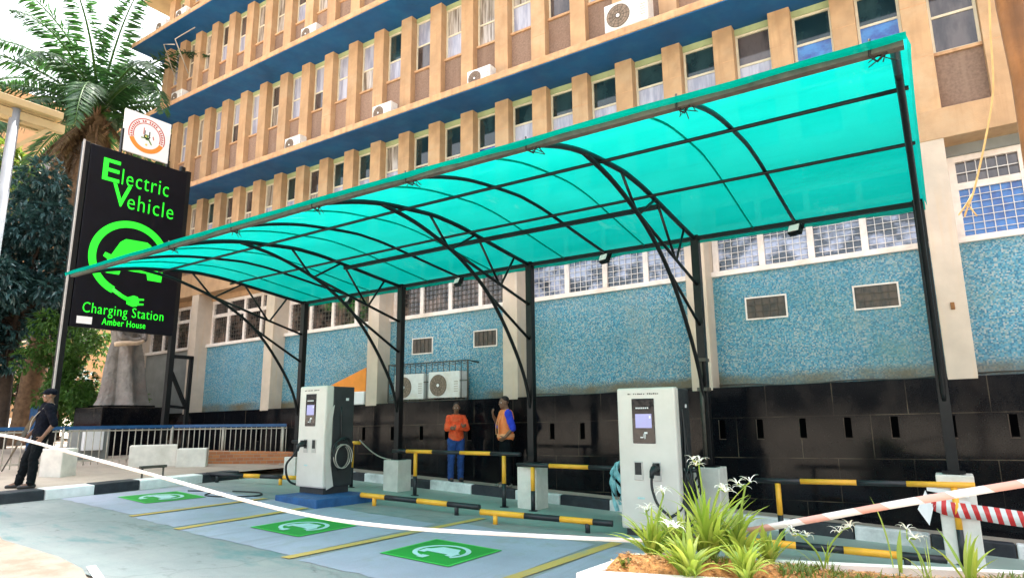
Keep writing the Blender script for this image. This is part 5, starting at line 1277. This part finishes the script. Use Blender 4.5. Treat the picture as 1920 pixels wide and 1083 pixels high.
# timber pole and rope at the right
tp_ = thing('timber_pole', 'rough brown timber pole at the right edge, close to the camera', 'pole', (.545, 4.2, GZ(.55)))
P = [(.05 - .055 * i * .5 - .0 + .012 * math.sin(i * 1.7), .012 * math.cos(i * 2.1), -.1 + .5 * i) for i in range(14)]
P = [(-.004 * (z - 3) + .006 * math.sin(i * 1.7), .010 * math.cos(i * 2.1), z) for i, z in enumerate([-.1 + .45 * i for i in range(16)])]
MB().tube(P, [.066 + .004 * math.sin(i * 2.3) for i in range(16)], 14).build('pole', 'timber', tp_)
mb = MB(); ry = 4.05
Q = [px_ray(*p) for p in ((1850, -60), (1857, 60), (1862, 165), (1850, 250), (1828, 350), (1816, 385))]
Q = [Vector((.52, 4.125, 3.7))] + [q * (ry / q.y) for q in Q]
mb.tube(smoothpath(Q, 5), .0055, 6)
e = Q[-1]
for k in range(7): mb.tube([Q[-2].lerp(e, .4 + .1 * k), e + Vector((rnd.uniform(-.05, .03), 0, -rnd.uniform(.0, .08)))], .004, 4)
tag(mb.build('hanging_rope', 'rope'), 'frayed straw coloured rope hanging from the timber pole', 'rope')

# ------------------------------------------------------------------ planter
ZP = -.90
plr = thing('planter', 'low white rimmed planter box in the right foreground', 'planter', (0, 0, 0))
O = [(-1.93, 3.59), (2.2, 4.90), (2.2, 5.62), (-1.87, 4.29)]
def inset(poly, d):
    c = Vector((sum(p[0] for p in poly) / 4, sum(p[1] for p in poly) / 4)); out = []
    n = len(poly)
    for i in range(n):
        a, p, q = Vector(poly[i - 1]), Vector(poly[i]), Vector(poly[(i + 1) % n]); e1 = (p - a).normalized(); e2 = (q - p).normalized()
        n1 = Vector((-e1.y, e1.x)); n2 = Vector((-e2.y, e2.x)); bis = (n1 + n2).normalized(); out.append(p + bis * d / max(.3, bis.dot(n1)))
    return [tuple(p) for p in out]
I = inset(O, .075)
mb = MB()
def wallring(mb, A, B, z0, z1, mi):
    n = len(A)
    for i in range(n):
        k = (i + 1) % n
        mb.hexa([(*A[i], z0), (*A[k], z0), (*B[k], z0), (*B[i], z0), (*A[i], z1), (*A[k], z1), (*B[k], z1), (*B[i], z1)], mi)
wallring(mb, inset(O, .01), I, -2.0, ZP - .06, 0); mb.build('side', 'planterside', plr)
mb = MB(); wallring(mb, O, inset(O, .085), ZP - .06, ZP, 0); mb.build('rim', 'planter', plr)
bm = bmesh.new(); n1, n2 = 60, 16; g = []
I2 = inset(O, .08)
def soilz(u, v): return ZP - .05 + .10 * math.sin(math.pi * v) * (.6 + .4 * math.sin(u * 9 + 1)) + .03 * mnoise.noise(Vector((u * 14, v * 5, 1))) + .012 * mnoise.noise(Vector((u * 70, v * 22, 3)))
def soilp(u, v):
    a = Vector(I2[0]).lerp(Vector(I2[1]), u); c = Vector(I2[3]).lerp(Vector(I2[2]), u); p = a.lerp(c, v); return Vector((p.x, p.y, soilz(u, v)))
for i in range(n1 + 1): g.append([bm.verts.new(soilp(i / n1, j / n2)) for j in range(n2 + 1)])
for i in range(n1):
    for j in range(n2): bm.faces.new((g[i][j], g[i + 1][j], g[i + 1][j + 1], g[i][j + 1])).smooth = True
me = bpy.data.meshes.new('soil'); bm.to_mesh(me); bm.free(); me.materials.append(M['soil']); so_ = bpy.data.objects.new('soil', me); COL.objects.link(so_); so_.parent = plr
mb = MB(); rr = random.Random(9)
M['chip'] = leafmat('wood_chip', (0.16, 0.07, 0.025), (0.72, 0.40, 0.16), .8, 0.05)
for i in range(2600):
    u, v = rr.uniform(0, .62), rr.uniform(.02, .98); p = soilp(u, v) + Vector((0, 0, .006)); a = rr.uniform(0, 6.28)
    leaf(mb, p, Vector((math.cos(a), math.sin(a), rr.uniform(-.2, .5))), Vector((0, 0, 1)), rr.uniform(.015, .045), rr.uniform(.008, .02), 0, .1)
tag(mb.build('wood_chips', 'chip'), 'orange brown wood chip mulch lying on the planter soil', 'mulch', None, 'stuff')

def blade(mb, p, az, el, L, W, droop, mi=0, n=9):
    h = Vector((math.cos(az), math.sin(az), 0)); s = Vector((-h.y, h.x, 0)); e = el; q = Vector(p); prev = None
    for i in range(n + 1):
        f_ = i / n; w_ = W * (.55 + .75 * f_ if f_ < .4 else 1.0 * (1 - ((f_ - .4) / .6) ** 1.6) * .85) + .0006
        nn = (Vector((0, 0, 1)) * math.cos(e) - h * math.sin(e)) * w_ * .25
        cur = (mb.bm.verts.new(q - s * w_ / 2 + nn), mb.bm.verts.new(q), mb.bm.verts.new(q + s * w_ / 2 + nn))
        if prev:
            for a in (0, 1):
                f = mb.bm.faces.new((prev[a], prev[a + 1], cur[a + 1], cur[a])); f.smooth = True; f.material_index = mi
        prev = cur; q = q + (h * math.cos(e) + Vector((0, 0, 1)) * math.sin(e)) * L / n; e -= droop / n * (.4 + 1.2 * f_)
    return q
def lily(label, px, py, H, nb, nf, seed, W=.034, droop=100, group='spider lilies in the planter', spread=(40, 88), m='lilyleaf', name='spider_lily'):
    q = px_ray(px, py); q = q * (ZP / q.z); rr = random.Random(seed)
    t = thing(name, label, 'plant', (q.x, q.y, ZP - .02), 0, group)
    mb = MB()
    for i in range(nb): blade(mb, (rr.uniform(-.03, .03), rr.uniform(-.03, .03), 0), rr.uniform(0, 6.28), R_(rr.uniform(*spread)), H * rr.uniform(.6, 1.1), W * rr.uniform(.7, 1.2), R_(rr.uniform(.2, 1) * droop))
    mb.build('leaves', m, t)
    for k in range(nf):
        mb = MB(); az = rr.uniform(0, 6.28); top = Vector((math.cos(az) * .12, math.sin(az) * .12, H * rr.uniform(.75, 1.12)))
        mb.tube(smoothpath([(0, 0, 0), (top.x * .3, top.y * .3, top.z * .55), tuple(top)], 4), [.006] * 9, 6, 1)
        for u in range(rr.randint(2, 3)):
            off = Vector((rr.uniform(-.05, .05), rr.uniform(-.05, .05), rr.uniform(-.02, .04)))
            c = top + off; mb.tube([top, c], .004, 5, 1)
            for i in range(6): blade(mb, c, i * 1.047 + rr.uniform(-.2, .2), R_(rr.uniform(20, 65)), rr.uniform(.055, .095), .011, R_(rr.uniform(70, 170)), 0, 7)
        mb.build('flower', ['petal', m], t)
    return t
lily('leafy white flowered spider lily at the left end of the planter', 1225, 1047, .36, 40, 2, 21, .040)
lily('tallest bushy spider lily with a high white flower, beside the foreground charger', 1330, 1050, .56, 64, 2, 22, .040)
lily('spider lily at the front of the planter below the tallest one', 1290, 1078, .34, 44, 1, 23, .040)
lily('spider lily in full leaf between the tallest one and the low bright clump', 1385, 1052, .42, 44, 1, 41, .04)
lily('spider lily in full leaf between the two left ones, partly behind them', 1275, 1044, .40, 40, 0, 42, .04)
lily('leafy clump at the very front of the planter, cut by the lower picture edge', 1400, 1083, .30, 40, 0, 43, .034)
lily('short bright green clump of blades in the middle of the planter', 1440, 1052, .25, 28, 0, 24, .04, 40)
lily('clump of arching pale blades right of the middle of the planter', 1545, 1062, .26, 7, 2, 25, .008, 120)
lily('single tall upright blade in front of the right pipe rail', 1684, 1064, .40, 2, 0, 26, .034, 40, spread=(80, 89))
lily('pointed blades at the right end of the planter', 1815, 1080, .32, 9, 0, 27, .030, 45)
lily('thin pale curling stems at the right between the single blade and the pointed blades', 1740, 1078, .24, 6, 1, 28, .008, 130)
lily('low lime green weed at the left corner of the planter', 1175, 1062, .09, 26, 0, 29, .022, 60, 'low weeds in the planter', (20, 80), 'limeleaf', 'weed')

rr = random.Random(31); mb = MB()
for i in range(900):
    u, v = rr.uniform(0, .6), rr.uniform(.03, .97)
    if mnoise.noise(Vector((u * 9, v * 3, 8))) < .05: continue
    p = soilp(u, v)
    for k in range(3): blade(mb, p, rr.uniform(0, 6.28), R_(rr.uniform(25, 80)), rr.uniform(.03, .08), rr.uniform(.006, .012), R_(50), 0, 4)
tag(mb.build('ground_cover', 'limeleaf'), 'small lime green seedlings scattered over the planter soil', 'ground cover', None, 'stuff')

# ------------------------------------------------------------------ barrier tapes
A_, B_ = px_ray(0, 815) * 6.5, px_ray(1262, 1012) * 4.28
nrm = (B_ - A_).cross(Vector((0, 0, 1)))
def onplane(px, py):
    d = px_ray(px, py); return d * (A_.dot(nrm) / d.dot(nrm))
pts = [onplane(*p) for p in ((-60, 802), (0, 815), (150, 853), (310, 896), (450, 935), (600, 969), (750, 988), (900, 998), (1050, 1006), (1180, 1012), (1262, 1014))]
pts = [Vector((-12.0, 3.63, -.10)), Vector((-10.2, 3.0, -.20))] + pts[1:]
tag(ribbon('barrier_tape', smoothpath(pts, 6), .028, 'tape_pale', .0, thick=.001), 'long white barrier tape sagging across the bays in front of the left charger', 'barrier tape')
C_ = px_ray(1335, 1006) * 4.30; E_ = px_ray(1920, 905) * 3.35
pts = [B_, C_, px_ray(1500, 977) * 4.05, px_ray(1700, 941) * 3.7, E_, px_ray(2100, 874) * 3.05]
tag(ribbon('barrier_tape', smoothpath(pts, 6), .042, 'tape', .0, thick=.001), 'red and white barrier tape rising to the right in front of the black granite', 'barrier tape')
sk_ = MB().tube([tuple(B_ + Vector((.01, .01, -.25))), tuple(B_ + Vector((.01, .01, .06)))], .012, 6); tag(sk_.build('tape_stake', 'timber'), 'thin stake in the planter that holds the barrier tape', 'stake')
x0 = -.12
pts = [(x0 - .20, 9.48, -1.02), (x0 + .0, 9.47, -1.10), (x0 + .25, 9.44, -1.12), (x0 + .9, 9.3, -1.17), (x0 + 1.8, 9.1, -1.22), (x0 + 3.2, 8.8, -1.25)]
tag(ribbon('barrier_tape', smoothpath(pts, 8), .17, 'tape_red', .0, thick=.002), 'twisted red and white striped tape tied to the right pedestal', 'barrier tape')
mb = MB(); 
for i, z in enumerate((-.86, -.95, -1.03)):
    r = .205 + .006 * i; P = [(x0 - r, 9.7 - r, z), (x0 + r, 9.7 - r, z - .06), (x0 + r, 9.7 + r, z), (x0 - r, 9.7 + r, z - .04)]
    for k in range(4):
        a, c = P[k], P[(k + 1) % 4]; mb.face([a, c, (c[0], c[1], c[2] - .05), (a[0], a[1], a[2] - .05)])
P = [(x0 - .22, 9.47, -.90), (x0 - .32, 9.43, -1.12), (x0 - .22, 9.45, -1.30), (x0 - .16, 9.47, -1.10)]
mb.face(P)
o = mb.build('tape_wrap', 'white'); tag(o, 'white tape wrapped and bunched round the right pedestal', 'barrier tape')
